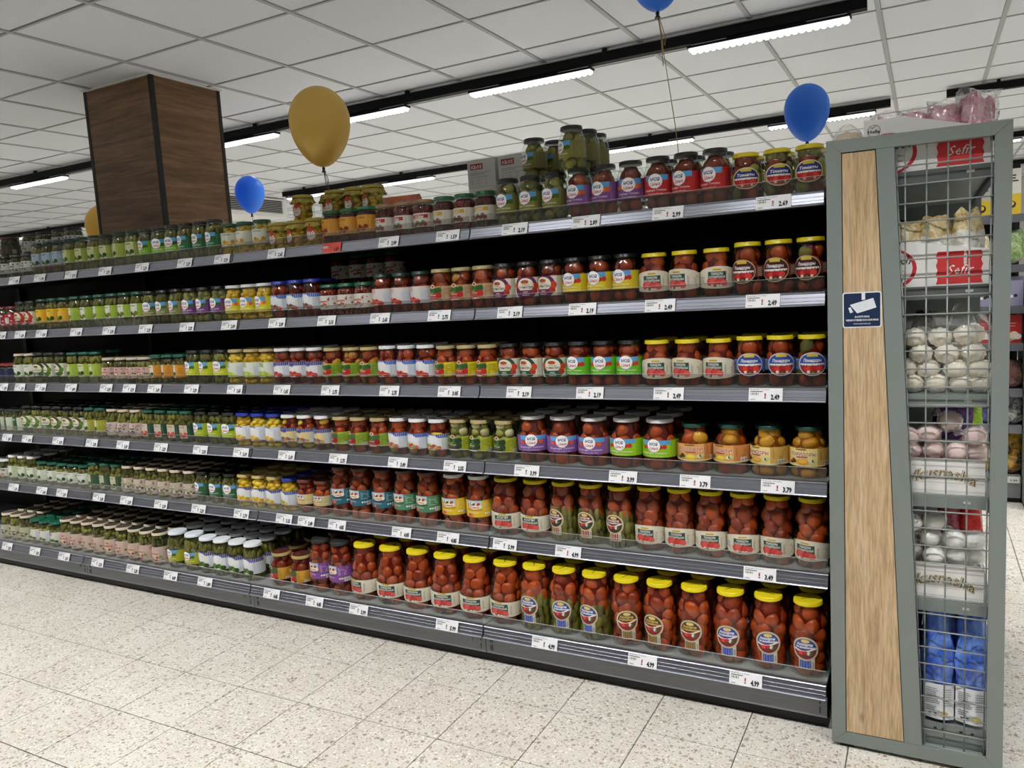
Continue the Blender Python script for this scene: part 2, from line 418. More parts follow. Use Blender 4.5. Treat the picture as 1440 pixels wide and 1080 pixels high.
# ------------------------------------------------------------------ lighting tracks and luminaires
M_TRK = mat('#08080a', .6, 0, .2, name='track_black')
def track(x0, x1, y, label):
    t = empty('lighting_track', ((x0+x1)/2, y, CEIL)); tag(t, label, 'light track')
    h = (x1-x0)/2
    b = MB(); b.box(-h, h, -.03, .03, -.075, -.02, M_TRK); b.box(-h, h, -.033, -.03, -.03, -.02, M_TRK); b.build('trunking', t)
    b = MB(); b.box(-h, h, -.012, .012, -.02, -.006, mat('#c9c8c5', .5)); b.build('spacer', t)
    x = -h+.35
    while x < h: 
        b = MB(); b.box(x-.012, x+.012, -.034, .034, -.05, 0, M_TRK); b.build('hanger', t); x += 1.44
    return t
def lamp(x0, x1, y, label, grp):
    t = empty('led_luminaire', ((x0+x1)/2, y, CEIL-.075)); tag(t, label, 'lamp', grp)
    h = (x1-x0)/2
    b = MB(); b.box(-h, h, -.034, .034, -.024, -.012, M_TRK); b.box(-.2, .2, -.02, .02, -.012, 0, M_TRK); b.build('housing', t)
    b = MB(); b.box(-h+.02, -.21, -.02, .02, -.0115, -.004, M_WHITE); b.box(.21, h-.02, -.02, .02, -.0115, -.004, M_WHITE); b.build('driver_cover', t)
    # cups of the lens louvre: a scalloped lower edge
    n = max(6, int((x1-x0)/.036)); pts = []
    for i in range(n):
        a = -h+.008+(2*h-.016)*i/n; w = (2*h-.016)/n
        pts += [(a, -.036), (a+w*.3, -.046), (a+w*.7, -.046)]
    pts.append((h-.008, -.036)); pts += [(h-.008, -.0245), (-h+.008, -.0245)]
    b = MB(); b.prism_y(pts, -.029, .029, M_LED); k = b.mi(M_LEDSIDE); b.m[0] = k; b.m[1] = k
    for j in range(2, len(b.m)):
        if len(pts)-5 <= j-2: b.m[j] = k
    b.build('lens', t)
    ld = bpy.data.lights.new('led_strip', 'AREA'); ld.shape = 'RECTANGLE'; ld.size = x1-x0-.03; ld.size_y = .05
    ld.energy = LAMP; ld.spread = BEAM; ld.color = (1, .99, .982)
    lo = bpy.data.objects.new('led_strip', ld); COL.objects.link(lo); lo.parent = t; lo.location = (0, 0, -.0475)
    return t
NTH = 'first second third fourth fifth sixth seventh eighth ninth tenth eleventh'.split()
G1 = 'LED luminaires under the ceiling tracks'
track(-13.5, 1.235, 2.03, 'long black lighting track above the aisle behind the jars')
track(-5.46, 1.246, 4.75, 'black lighting track farther back, ending behind the round blue balloon')
track(1.645, 6.5, 4.73, 'short black lighting track above the grey end panel, beyond the gap')
track(-13.5, -6.55, 4.75, 'black lighting track low at the far left beyond the column')
track(1.645, 6.5, 2.03, 'short black lighting track above the cross aisle, right of the gap')  # unseen track, added to carry lamps that light the end cap
LM = [(.308, 1.161, 2.03, 'bright LED luminaire on the long track, nearest the top blue balloon'),
      (-1.142, -.28, 2.03, 'bright LED luminaire on the long track, above the stacked olive jars'),
      (-2.52, -1.65, 2.03, 'LED luminaire on the long track, partly behind the big gold balloon'),
      (-3.74, -2.87, 2.03, 'LED luminaire on the long track, just right of the dark column'),
      (-6.38, -5.53, 2.03, 'LED luminaire on the long track, at the left picture edge'),
      (.278, 1.139, 4.75, 'LED luminaire on the farther track, half behind the right blue balloon'),
      (-1.261, -.379, 4.75, 'LED luminaire on the farther track, above the red-label tomato jars'),
      (-2.72, -1.84, 4.75, 'LED luminaire on the farther track, hidden behind the grey cartons'),
      (-4.089, -3.25, 4.75, 'LED luminaire on the farther track, above the bean jars'),
      (-5.40, -4.62, 4.75, 'LED luminaire on the farther track, behind the cloth-topped jars'),
      (-9.4, -8.5, 4.75, 'small far LED luminaire left of the column, nearer the column'),
      (-11.3, -10.4, 4.75, 'small far LED luminaire at the left edge, lowest one')]
for k, (x, y) in enumerate(((2.05, 2.03), (3.5, 2.03), (4.95, 2.03), (2.6, 4.73), (4.05, 4.73))): lamp(x, x+.86, y, '%s LED luminaire on the short tracks right of the gap' % NTH[k], 'LED luminaires on the short tracks')  # unseen lamps added to brighten the goods on the end cap
for a in LM: lamp(a[0], a[1], a[2]+.0, a[3], G1)
# the tracks over this aisle and behind the photographer
for y, nm in ((-1.22, 'over the aisle in front of the jar shelves'), (-4.9, 'over the aisle behind the photographer')):
    track(-13.5, 6.5, y, 'black lighting track '+nm)
    for k, x in enumerate([1.6-1.44*i for i in range(-2, 9)]):
        lamp(x-.86, x, y, '%s LED luminaire from the right %s' % (NTH[k], nm.replace('in front of the jar shelves', 'of the jars')), 'LED luminaires out of view')
for y, nm in ((7.5, 'third'), (10.2, 'fourth')):
    track(-13.5, 6.5, y, 'distant black lighting track, %s row beyond the shelves' % nm)
    for k, x in enumerate([4.5-2.1*i for i in range(9)]):
        lamp(x-.86, x, y, '%s distant LED luminaire from the right, %s track row' % (NTH[k], nm), 'distant LED luminaires')

# ceiling air unit
t = tag(empty('air_conditioner', (-6.0, 4.83, 2.60)), 'white ceiling air unit with black slatted grille behind small blue balloon', 'air conditioner')
b = MB(); b.box(-.55, -.015, -.52, .52, 0, .236, M_WHITE); b.build('housing', t)
b = MB(); b.box(-.015, 0, -.52, .52, 0, .05, M_WHITE); b.box(-.015, 0, -.52, .52, .215, .236, M_WHITE); b.box(-.015, 0, -.52, -.45, .05, .215, M_WHITE); b.box(-.015, 0, .44, .52, .05, .215, M_WHITE); b.build('front_frame', t)
b = MB(); b.box(-.0149, -.013, -.45, .44, .05, .215, M_INK); b.build('grille_back', t)
for k in range(7):
    b = MB(); z = .06+k*.022; b.prism_y([(-.012, z), (-.002, z-.003), (-.002, z+.004), (-.012, z+.007)], -.45, .44, mat('#bdbdbb', .5)); b.build('slat', t)

# ------------------------------------------------------------------ gondola bays
ZS = [1.6795, 1.3794, 1.0819, .7837, .4852, .1561]; RH = .0429
BAYS = [(0, 1.2395, 'grey shelving bay beside the wood-trimmed end panel'), (-1.25, 0, 'second grey shelving bay from the end panel'),
        (-2.5, -1.25, 'third grey shelving bay from the end panel'), (-3.75, -2.5, 'fourth grey shelving bay from the end panel'), (-5.0, -3.75, 'farthest grey shelving bay beyond the left picture edge')]
RT = .35       # the rails lean: their lower edge stands forward
def rail_mesh(w):
    b = MB(); e = .003
    # ridged price rail: upper lip, recessed channel with two ribs, lower lip
    prof = [(.012, 0), (-.004, 0), (-.006, -.0025), (-.004, -.005), (-.0015, -.0065), (-.0015, -.0165), (-.0022, -.0173), (-.0022, -.0187), (-.0015, -.0195), (-.0015, -.0275), (-.0022, -.0283), (-.0022, -.0297), (-.0015, -.0305), (-.0015, -.0365), (-.006, -.038), (-.0075, -.041), (-.006, -RH), (.012, -RH)]
    b.prism_x([(y+(z*RT if y < .01 else 0), z) for y, z in prof][::-1], e, w-e, M_RAIL)
    return b.mesh('price_rail')
for x0, x1, lab in BAYS:
    w = x1-x0
    t = tag(empty('shelving_bay', (x0, 0, 0)), lab, 'shelf', 'grey shelving bays of the jar aisle')
    b = MB(); b.box(.002, w-.002, .475, .49, .05, 1.72, M_BACK); b.build('back_panel', t)
    for xx in ((.019, w-.019) if x0 == 0 else (.019,)):
        b = MB(); b.box(xx-.018, xx+.018, .44, .4748, 0, 1.74, M_BLACK)
        b.build('upright', t)
    rm = rail_mesh(w)
    for k, z in enumerate(ZS):
        f = .0 if k < 5 else -.088
        b = MB(); b.box(.003, w-.003, f+.012, .474, z-.014, z-.001, M_SHELF)
        sh = b.build('shelf', t)
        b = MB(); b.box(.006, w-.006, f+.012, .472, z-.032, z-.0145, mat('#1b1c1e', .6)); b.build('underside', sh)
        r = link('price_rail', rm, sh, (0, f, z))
        b = MB(); b.box(.004, w-.004, f+.0005, f+.0020, z-.006, z+.044, M_ACRYL); b.build('clear_riser', sh)
        b = MB(); b.box(.004, w-.004, f+.0003, f+.0022, z+.044, z+.0450, mat('#c4c6c4', .2)); b.build('riser_edge', sh)
    b = MB()
    b.box(.002, w-.002, -.082, -.07, .044, ZS[5]-RH, M_KICK); b.build('kick_panel', t)
    b = MB(); b.prism_x([(-.0822, .082), (-.0865, .085), (-.0865, .105), (-.0822, .108)], .06, w-.06, M_KICK); b.build('kick_groove', t)
    for zz in (.057, .088):
        for dx in (.02, .028, w-.024):
            b = MB(); b.box(dx, dx+.003, -.0832, -.0815, zz, zz+.022, M_INK); b.build('slot', t)
    b = MB(); b.box(.001, w-.001, -.055, .47, 0, .03, M_BLACK); b.build('plinth', t)
# rear half of the double sided run: its top board carries the spare cartons
t = tag(empty('rear_shelving', (-1.25, .49, 0)), 'rear side of the jar gondola with flat grey top board', 'shelf')
b = MB(); b.box(-2.5, 2.48, .0, .02, .05, 1.6, M_BACK); b.build('back_panel', t)
for k, z in enumerate((.16, .55, .95, 1.3, 1.62)):
    b = MB(); b.box(-1.0, 2.48, .022, .44, z-.03, z, M_SHELF); b.build('shelf', t)
for xx in (-1.0, .2, 1.25, 2.46):
    b = MB(); b.box(xx-.018, xx+.018, .022, .06, 0, 1.62, M_BLACK); b.build('upright', t)
# ------------------------------------------------------------------ label designs (flat print bent round each jar)
def blobs(p, s0, s1, h0, h1, r, cols, n, seed):
    q = random.Random(seed)
    for i in range(n):
        k = r*q.uniform(.8, 1.2)
        p.ell(s0+(s1-s0)*(i+.5)/n, h0+(h1-h0)*q.random(), k, k*q.uniform(.85, 1.05), cols[i % len(cols)], 12)
def wrap(p, R, h0, h1, col, a=2.5): p.rect(-a*R, a*R, h0, h1, col)
def L_mc(R, H, base, side, cols, text='Eingelegte Tomaten', h0=.25, h1=.64, big=1):
    p = Print(); h0 *= H; h1 *= H; d = h1-h0
    wrap(p, R, h0, h1, base); wrap(p, R, h0, h1-d*.02, base, 1.0)
    p.rect(-.75*R, .95*R, h1-d*.27, h1, '#5fa6dc'); p.rect(.98*R, 2.4*R, h0, h1, side)
    p.lines(1.06*R, 1.75*R, h0+d*.12, h1-d*.1, 9, '#d8d2d8', .35)
    p.barcode(-1.75*R, -1.25*R, h0+d*.05, h0+d*.4)
    r = min(.50*R, d*.38)
    blobs(p, -r*1.9, r*1.9, h1-d*.5, h1-d*.34, d*.13, cols, 7, 3)
    p.ell(0, h1-d*.30, r, r, '#f6f6f4', 22); p.ell(0, h1-d*.30, r*.93, r*.93, '#ffffff', 22)
    p.text('МОЯ', 0, h1-d*.30+r*.02, '#1c2f7c', w=r*1.25, size=r*.62, bold=.03)
    p.text('Цена', 0, h1-d*.30-r*.62, '#c8213c', w=r*1.35, size=r*.62, shear=.25, bold=.01)
    p.text(text, 0, h0+d*.22, '#f7f3f0', w=R*1.5, size=d*.15, bold=.01)
    p.text('Hergestellt aus', 0, h0+d*.07, '#f0e8ea', w=R*1.0, size=d*.09)
    return p, h0, h1
def L_kons(R, H, h0=.16, h1=.62, t1='ПОМИДОРЫ', t2='КОНСЕРВИРОВАННЫЕ', arch=1):
    p = Print(); h0 *= H; h1 *= H; d = h1-h0; a = 1.55*R
    p.band(-2.4*R, 2.4*R, lambda t: h0+d*.10, lambda t: h1-d*.22, '#d9d2bd')
    if arch: p.band(-a, a, lambda t: h0+d*.10*(2*t-1)**2, lambda t: h1-d*.25*(2*t-1)**2, '#e3dcc8', 20)
    else: p.band(-a*.95, a*1.1, lambda t: h0+d*.30*(2*t-1)**4+d*.04*t, lambda t: h1-d*.20*t*(1-t)-d*.12*t, '#e3dcc8', 20)
    s = -R*.08; w = R*.56
    p.rect(s-w, s+w, h0+d*.14, h1-d*.24, '#23493a')
    p.rect(s-R*.26, s+R*.26, h1-d*.19, h1-d*.11, '#e5c43a')
    p.text('ДОМАШНИЕ', s, h1-d*.18, '#7a5a10', w=R*.46, size=d*.07)
    p.text(t1, s, h1-d*.39, '#f2f4ee', w=w*1.25, size=d*.15, bold=.02)
    p.text(t2, s, h1-d*.53, '#eef2ea', w=w*1.8, size=d*.135, bold=.02)
    blobs(p, s-w*.95, s+w*.95, h0+d*.22, h0+d*.34, d*.155, ['#d8453f', '#e0605a', '#cf3a36'], 5, 5)
    blobs(p, s-w*.7, s+w*.5, h0+d*.12, h0+d*.16, d*.05, ['#f2ead8', '#3f7a3a', '#f2ead8'], 4, 8)
    p.lines(s+w+R*.12, 1.42*R, h0+d*.2, h1-d*.32, 10, '#8d8674', .3)
    p.lines(-1.35*R, s-w-R*.14, h0+d*.28, h1-d*.4, 5, '#77907a', .3)
    p.barcode(1.55*R, 2.0*R, h0+d*.18, h1-d*.35)
    return p, h0, h1
def L_tomaten(R, H, ring, band, h0=.2, h1=.64, bl=('#c23a24', '#d04a2a', '#b83020')):
    p = Print(); h0 *= H; h1 *= H; d = h1-h0; m = (h0+h1)/2
    wrap(p, R, h0, h1, '#e6e0cf'); p.rect(1.1*R, 2.3*R, h0, h1, '#c7c6b4'); p.lines(1.2*R, 1.7*R, h0+d*.1, h1-d*.1, 10, '#8f9080', .3)
    p.band(-.98*R, .98*R, lambda t: m-min(d/2, d*.62*math.sqrt(max(0, 1-(2*t-1)**2))), lambda t: m+min(d/2, d*.62*math.sqrt(max(0, 1-(2*t-1)**2))), ring, 24)
    blobs(p, -.86*R, -.72*R, m-d*.25, m+d*.12, d*.14, bl[:2], 2, 2); blobs(p, .68*R, .86*R, m-d*.25, m+d*.12, d*.15, bl[1:], 3, 4)
    p.ell(0, m+d*.1, .64*R, d*.36, '#efe9d8', 22)
    p.ell(-.05*R, m+d*.27, .36*R, d*.12, '#f7d9b0'); p.ell(-.05*R, m+d*.27, .3*R, d*.09, '#8a5a3a'); p.ell(.04*R, m+d*.23, .2*R, d*.05, bl[1])
    p.text('Ukrainische', 0, m+d*.09, '#8a3a30', w=.62*R, size=d*.1, shear=.3)
    p.text('TOMATEN' if bl[0] == '#c23a24' else 'ГУРКИ', 0, m-d*.07, '#4b4234', w=1.08*R, size=d*.17, bold=.015)
    p.rect(-.5*R, .5*R, h0+d*.03, m-d*.16, band)
    for i in range(3): p.rect(-.28*R+.05*R*i, .28*R-.05*R*i, h0+d*(.07+.08*i), h0+d*(.1+.08*i), '#f0ece2')
    return p, h0, h1
def L_pic(R, H, bg, sidec, leaf='#2f5a2c', fruit=('#c5281f', '#d8442c', '#b01f1a'), text=None, h0=.22, h1=.58):
    p = Print(); h0 *= H; h1 *= H; d = h1-h0
    wrap(p, R, h0, h1, sidec); p.rect(-1.0*R, .35*R, h0, h1, bg); p.rect(.36*R, .42*R, h0, h1, '#7c8a3a')
    blobs(p, -.95*R, .3*R, h0+d*.55, h0+d*.78, d*.2, [leaf, '#3f7433', leaf], 7, 3)
    p.ell(-.35*R, h1-d*.02, .22*R, d*.13, '#e9e2cf'); p.ell(-.35*R, h1-d*.02, .15*R, d*.08, '#b0402c')
    blobs(p, -.95*R, .25*R, h0+d*.16, h0+d*.38, d*.22, fruit, 7, 9)
    p.ell(-.35*R, h0+d*.3, .45*R, d*.17, fruit[2])
    for i in range(2): p.rect(-.65*R, -.05*R, h0+d*(.24+.13*i), h0+d*(.29+.13*i), '#f3d6cf')
    p.rect(-.8*R, .1*R, h0+d*.02, h0+d*.09, '#efe6da')
    p.lines(.5*R, 1.4*R, h0+d*.15, h1-d*.1, 8, '#5f6a25' if sidec != '#d8b894' else '#8a6a4a', .25)
    p.barcode(1.0*R, 1.5*R, h0+d*.03, h0+d*.22)
    return p, h0, h1
def L_white(R, H, top, bandc, fruit, text='ТОМАТЫ', arc=True, base='#eceef0', h0=.2, h1=.62):
    p = Print(); h0 *= H; h1 *= H; d = h1-h0
    wrap(p, R, h0, h1, base)
    if bandc: p.rect(-1.9*R, 1.9*R, h1-d*.24, h1, bandc)
    if arc:
        p.ell(-.15*R, h1-d*.16, .66*R, d*.19, top, 20, .12*PI, .88*PI)
        p.ell(-.15*R, h1-d*.34, .62*R, d*.26, base, 20)
        p.text(text, -.15*R, h1-d*.11, '#f4f6fa', w=.75*R, size=d*.13, bold=.03, arc=2.2)
    else: p.text(text, -.35*R, h1-d*.3, top, w=.62*R, size=d*.34, bold=.04, shear=.15)
    p.lines(-.5*R, .25*R, h0+d*.42, h1-d*.38, 4, '#6a7fae', .35)
    blobs(p, -.75*R, .6*R, h0+d*.12, h0+d*.26, d*.15, fruit, 6, 5)
    p.rect(.72*R, 1.9*R, h0, h1-d*.24, '#d3d9e2'); p.lines(.8*R, 1.5*R, h0+d*.1, h1-d*.3, 8, '#8c97a8', .3)
    return p, h0, h1
def L_two(R, H, c1, c2, fruit, head='#4a6a24', h0=.24, h1=.66, split=.35, strip=None, title='GURKEN'):
    p = Print(); h0 *= H; h1 *= H; d = h1-h0
    wrap(p, R, h0, h1, c2); p.rect(-1.2*R, split*R, h0, h1, c1)
    p.text(title, (split-1.2)*.5*R+.1*R, h1-d*.2, head, w=.9*R, size=d*.15, bold=.02)
    p.lines(-.75*R, .05*R, h0+d*.55, h1-d*.28, 2, head, .4)
    blobs(p, -.95*R, (split-.1)*R, h0+d*.14, h0+d*.34, d*.13, fruit, 6, 4)
    if strip: p.rect(-2.4*R, 2.4*R, h0-d*.06, h0+d*.035, strip)
    p.lines((split+.15)*R, 1.5*R, h0+d*.15, h1-d*.15, 7, '#e6ecc8' if c2 > '#8' else '#9aa86a', .3)
    return p, h0, h1
def L_busy(R, H, base, cols, h0=.16, h1=.62, seed=1, plate='#d8c8b8'):
    p = Print(); h0 *= H; h1 *= H; d = h1-h0; q = random.Random(seed)
    wrap(p, R, h0, h1, base)
    for i in range(26):
        s = q.uniform(-1.7, 1.7)*R; h = h0+d*q.uniform(.12, .88); k = d*q.uniform(.05, .12)
        p.ell(s, h, k, k*.8, cols[i % len(cols)], 9)
    p.rect(-.52*R, .4*R, h0+d*.2, h0+d*.72, plate); p.rect(-.45*R, .33*R, h0+d*.5, h0+d*.64, cols[0])
    blobs(p, -.4*R, .3*R, h0+d*.28, h0+d*.38, d*.1, cols, 4, 4)
    return p, h0, h1
def L_oval(R, H, ringc, topc, lowc, sidec, script='Томаты', h0=.22, h1=.66):
    p = Print(); h0 *= H; h1 *= H; d = h1-h0; m = (h0+h1)/2
    if sidec: p.rect(-1.75*R, 1.75*R, m-d*.26, m+d*.24, sidec); p.barcode(-1.5*R, -1.05*R, m-d*.2, m+d*.2)
    p.ell(0, m, .93*R, d*.52, ringc, 26); p.ell(0, m, .86*R, d*.465, topc, 26)
    p.ell(0, m-d*.02, .85*R, d*.44, lowc, 22, PI*1.0, PI*2.0)
    p.rect(-.8*R, .8*R, m-d*.06, m+d*.03, '#f2efe8')
    p.rect(-.34*R, .34*R, m+d*.33, m+d*.47, '#d9bf4a')
    p.text(script, 0, m+d*.1, '#f6f6fa', w=1.15*R, size=d*.19, shear=.25, bold=.03)
    blobs(p, -.55*R, .55*R, m-d*.25, m-d*.16, d*.12, ['#c8202c', '#e04438', '#b81824'], 5, 3)
    blobs(p, -.4*R, .5*R, m-d*.36, m-d*.33, d*.06, ['#e9dcc0', '#4f7a3a', '#e9dcc0'], 3, 6)
    if sidec: p.lines(1.05*R, 1.6*R, m-d*.2, m+d*.2, 6, '#e8e4c0', .3)
    return p, h0, h1
def L_round(R, H, ringc, inner, textc, tabc, tab2, h=.43, rad=.55):
    p = Print(); r = rad*R; m = h*H
    p.rect(-.52*r*1.0, .72*r, m-r*1.72, m-r*.75, ringc)
    p.rect(-.44*r, .42*r, m-r*1.62, m-r*.95, tabc); p.lines(-.34*r, .3*r, m-r*1.5, m-r*1.15, 2, ringc, .3); p.barcode(.45*r, .68*r, m-r*1.62, m-r*.98, 4)
    p.ell(0, m, r, r, ringc, 28); p.ell(0, m, r*.9, r*.9, '#b9ab8a', 28); p.ell(0, m, r*.86, r*.86, inner, 28)
    p.ell(0, m-r*.08, r*.84, r*.76, tab2, 20, PI*1.02, PI*1.98)
    p.band(-r*.84, r*.84, lambda t: m-r*.12-r*.18*math.sin(t*PI*1.3), lambda t: m+r*.02-r*.18*math.sin(t*PI*1.3), '#efe6da', 14)
    p.ell(0, m+r*.66, r*.34, r*.16, '#d8bf6a'); p.rect(-r*.22, r*.22, m+r*.6, m+r*.7, '#f0e2a8')
    p.text('Ассорти', -r*.05, m+r*.28, textc, w=r*1.25, size=r*.3, bold=.04, shear=.2)
    p.text('по-домашнему', 0, m+r*.06, textc, w=r*1.4, size=r*.24, bold=.04)
    blobs(p, -r*.5, r*.1, m-r*.42, m-r*.3, r*.17, ['#c8242c', '#e0524a', '#b81a24'], 4, 3)
    blobs(p, r*.1, r*.55, m-r*.5, m-r*.3, r*.12, ['#3f5f34', '#e9e4d4', '#4f7440'], 4, 5)
    return p, m-r*1.72, m+r
def L_tall(R, H, base, dark, h0=.28, h1=.58):
    p = Print(); h0 *= H; h1 *= H; d = h1-h0
    wrap(p, R, h0, h1, base)
    p.rect(-.62*R, .55*R, h0+d*.38, h1, '#b8cfe0'); p.rect(-.62*R, .55*R, h0+d*.38, h0+d*.56, dark)
    blobs(p, -.5*R, .45*R, h0+d*.62, h0+d*.82, d*.13, ['#2f3f2a', '#e6d8b8', '#b0392c', '#efe6d0', '#40502f'], 9, 3)
    p.ell(0, h0+d*.6, .4*R, d*.12, '#efe3cc'); p.text('Соленья', 0, h0+d*.56, '#a8201f', w=.66*R, size=d*.12, bold=.03)
    p.text('Томаты', -.1*R, h0+d*.25, '#f3efe6', w=.8*R, size=d*.12, shear=.2)
    blobs(p, -.5*R, -.2*R, h0+d*.1, h0+d*.16, d*.08, ['#d8354a', '#e86a5a'], 2, 5)
    p.lines(.68*R, 1.45*R, h0+d*.45, h1-d*.08, 6, '#d9e0d6', .25)
    for i in range(4): p.rect(.72*R+.17*R*i, .84*R+.17*R*i, h0+d*.18, h0+d*.28, '#f2f0e8')
    p.barcode(1.1*R, 1.6*R, h0+d*.05, h0+d*.3)
    return p, h0, h1
def L_fruit(R, H, base, side, text, tc, fr, h0=.25, h1=.60):
    p = Print(); h0 *= H; h1 *= H; d = h1-h0
    wrap(p, R, h0, h1, side); p.rect(-1.05*R, .5*R, h0, h1, base); p.rect(-2.3*R, 2.3*R, h0+d*.0, h0+d*.07, '#e8dca0')
    p.rect(-.6*R, -.05*R, h1-d*.1, h1-d*.04, '#5a4a20')
    p.text(text, -.27*R, h1-d*.42, '#fbf3dc', w=1.42*R, size=d*.27, bold=.08); p.text(text, -.27*R, h1-d*.42, tc, w=1.38*R, size=d*.27, bold=.02)
    p.rect(-.55*R, .0*R, h1-d*.52, h1-d*.46, tc)
    p.ell(-.25*R, h0+d*.24, .3*R, d*.17, fr[0]); p.ell(-.25*R, h0+d*.27, .22*R, d*.1, fr[1])
    blobs(p, .1*R, .42*R, h0+d*.2, h0+d*.34, d*.12, ['#cfd89a', '#e6e6c0', '#3c4a26'], 4, 3); blobs(p, -.95*R, -.6*R, h0+d*.2, h0+d*.34, d*.1, fr[2:], 4, 4)
    p.lines(.6*R, 1.35*R, h0+d*.38, h1-d*.1, 8, '#8a6a2a', .22); p.barcode(.85*R, 1.35*R, h0+d*.08, h0+d*.3)
    return p, h0, h1
def L_cloth(R, H):
    p = Print(); p.ell(0, .42*H, .5*R, .26*H, '#d9a020', 22); p.ell(0, .42*H, .46*R, .235*H, '#c8282a', 22); p.ell(0, .40*H, .42*R, .19*H, '#f2ece2', 22)
    p.rect(-.12*R, .12*R, .60*H, .82*H, '#c8402a')
    p.rect(-.24*R, .24*R, .45*H, .50*H, '#b0282a'); p.rect(-.2*R, .2*R, .34*H, .36*H, '#7a6a60'); p.ell(0, .56*H, .22*R, .05*H, '#d84a2a')
    return p, .2*H, .6*H
def L_plain(R, H, base, c2, fruit, h0=.2, h1=.6):
    p = Print(); h0 *= H; h1 *= H; d = h1-h0
    wrap(p, R, h0, h1, base); p.rect(-1.0*R, .6*R, h1-d*.36, h1-d*.1, c2)
    p.text('БОБЫ' if c2 == '#b02a2a' else 'САЛАТ', -.2*R, h1-d*.34, '#f4efe6', w=.8*R, size=d*.24, bold=.03)
    blobs(p, -.8*R, .4*R, h0+d*.16, h0+d*.34, d*.14, fruit, 7, 4)
    p.lines(.75*R, 1.5*R, h0+d*.15, h1-d*.1, 8, '#a8a596', .3); p.barcode(1.3*R, 1.7*R, h0+d*.05, h0+d*.5)
    return p, h0, h1

RED3 = ['#c8321f', '#dc4a2a', '#b8261a']; GRN3 = ['#3f6a24', '#6a8a30', '#2f5220']; YEL3 = ['#e8b820', '#f2d040', '#d89a18']
# kind: R, H, neck ratio, shoulder start, lid, veg, (label fn, args), short description, name
T_, P_, B_, Q_, M_ = 'pickled_tomato_jar', 'gherkin_jar', 'bean_jar', 'squash_jar', 'mixed_pickle_jar'
STD = (.0475, .162, .80, .66)
K = {}
def kd(name, dims, lid, veg, lab, short, nm): K[name] = (dims, lid, veg, lab, short, nm)
YL, BL, GL, WL, GN, BU, CR, BR = '#e6d21e', '#1b1c1a', '#b9a878', '#e6e7e6', '#15493a', '#2438a8', '#d2c4ae', '#5a2420'
kd('oval_yellow', (.0475, .147, .84, .70), YL, ['tom', 'tom', 'olive'], (L_oval, '#e8dcae', '#28357f', '#b81f2c', '#a8a838'), 'navy and red oval-label tomato', T_)
kd('mc_red', (.0475, .174, .80, .66), BL, ['tom'], (L_mc, '#cf2f30', '#c0262a', RED3), 'red-label tomato', T_)
kd('mc_purple', (.0475, .172, .80, .66), BL, ['tom'], (L_mc, '#8a4f9a', '#9566a5', ['#d8642a', '#e07a3a']), 'purple-label tomato', T_)
kd('mc_olive', (.0475, .170, .80, .66), BL, ['olive'], (L_mc, '#8a8a34', '#7d7a3c', GRN3, 'Grüne Tomaten'), 'olive-label green tomato', M_)
kd('mc_olive_short', (.0475, .150, .80, .66), BL, ['olive'], (L_mc, '#8a8a34', '#7d7a3c', GRN3, 'Grüne Tomaten'), 'olive-label green tomato', M_)
kd('bean_white', (.0465, .136, .84, .72), '#1f6a3a', ['bean'], (L_plain, '#ddd8cc', '#c9a63a', ['#8a3a20', '#5f2a18']), 'white-label dark bean', B_)
kd('bean_gold', (.0465, .134, .84, .72), '#9a7a54', ['bean'], (L_plain, '#dcd9cf', '#b02a2a', ['#a02020', '#3f6a34']), 'red-oval white-label bean', B_)
kd('bean_orange', (.0465, .137, .84, .72), '#1f6a3a', ['bean'], (L_two, '#e0a43a', '#d89a34', ['#7a2418', '#8a3018'], '#7a2a18', .24, .74, .4, None, 'БОБЫ'), 'orange-label bean', B_)
kd('cloth', (.0480, .112, .86, .74), None, ['squash', 'olive', 'squash'], (L_cloth,), 'cloth-topped yellow-green pickle', M_)
kd('yellow_squash', (.0470, .140, .82, .70), '#1d5a3c', ['squash'], (L_two, '#e4e6da', '#dfe2d8', YEL3, '#2a6a3c', .26, .70, .8, None, 'ПАТИССОНЫ'), 'white and green label yellow squash', Q_)
kd('mc_dkgreen', (.0475, .170, .80, .66), BL, ['cuke'], (L_mc, '#2f7a4a', '#2a6c42', GRN3, 'Gewürzgurken'), 'dark-green-label gherkin', P_)
kd('mc_lime', (.0475, .170, .80, .66), BL, ['cuke'], (L_mc, '#8cc022', '#80b020', GRN3, 'Gewürzgurken'), 'lime-label gherkin', P_)
kd('pale_green', (.0475, .172, .80, .66), '#14382c', ['cuke'], (L_two, '#d8dcae', '#a8b84c', GRN3, '#2f3a1c', .26, .66, .5), 'pale green label gherkin', P_)
kd('light_blue', (.0475, .172, .80, .66), '#183a34', ['cuke'], (L_two, '#b4c4d6', '#8fa8c4', GRN3, '#203040', .24, .66, .7, '#b86a6a'), 'light blue label gherkin', P_)
kd('zebra', (.0500, .125, .86, .72), '#2a2620', ['dark'], (L_busy, '#d8dad4', ['#151515', '#202420', '#e8e8e4'], .2, .66, 3), 'black and white label olive', M_)
kd('oval_dark', (.0475, .168, .84, .68), YL, ['tom', 'tom', 'olive'], (L_oval, '#b8a888', '#4a1a1c', '#6a1f20', '#7a2a2a', 'Помидоры'), 'dark oval-label tomato', T_)
kd('kons', (.0530, .157, .76, .50, 1.6), YL, ['tom'], (L_kons,), 'cream arched-label tomato', T_)
kd('mc_yellow', (.0475, .163, .80, .66), BL, ['tom'], (L_mc, '#e8d020', '#d8c428', RED3), 'yellow-label tomato', T_)
kd('tom_purple', (.0475, .162, .80, .66), BL, ['tom'], (L_tomaten, '#6a2a5c', '#7a1f5a'), 'purple-ring cream-label tomato', T_)
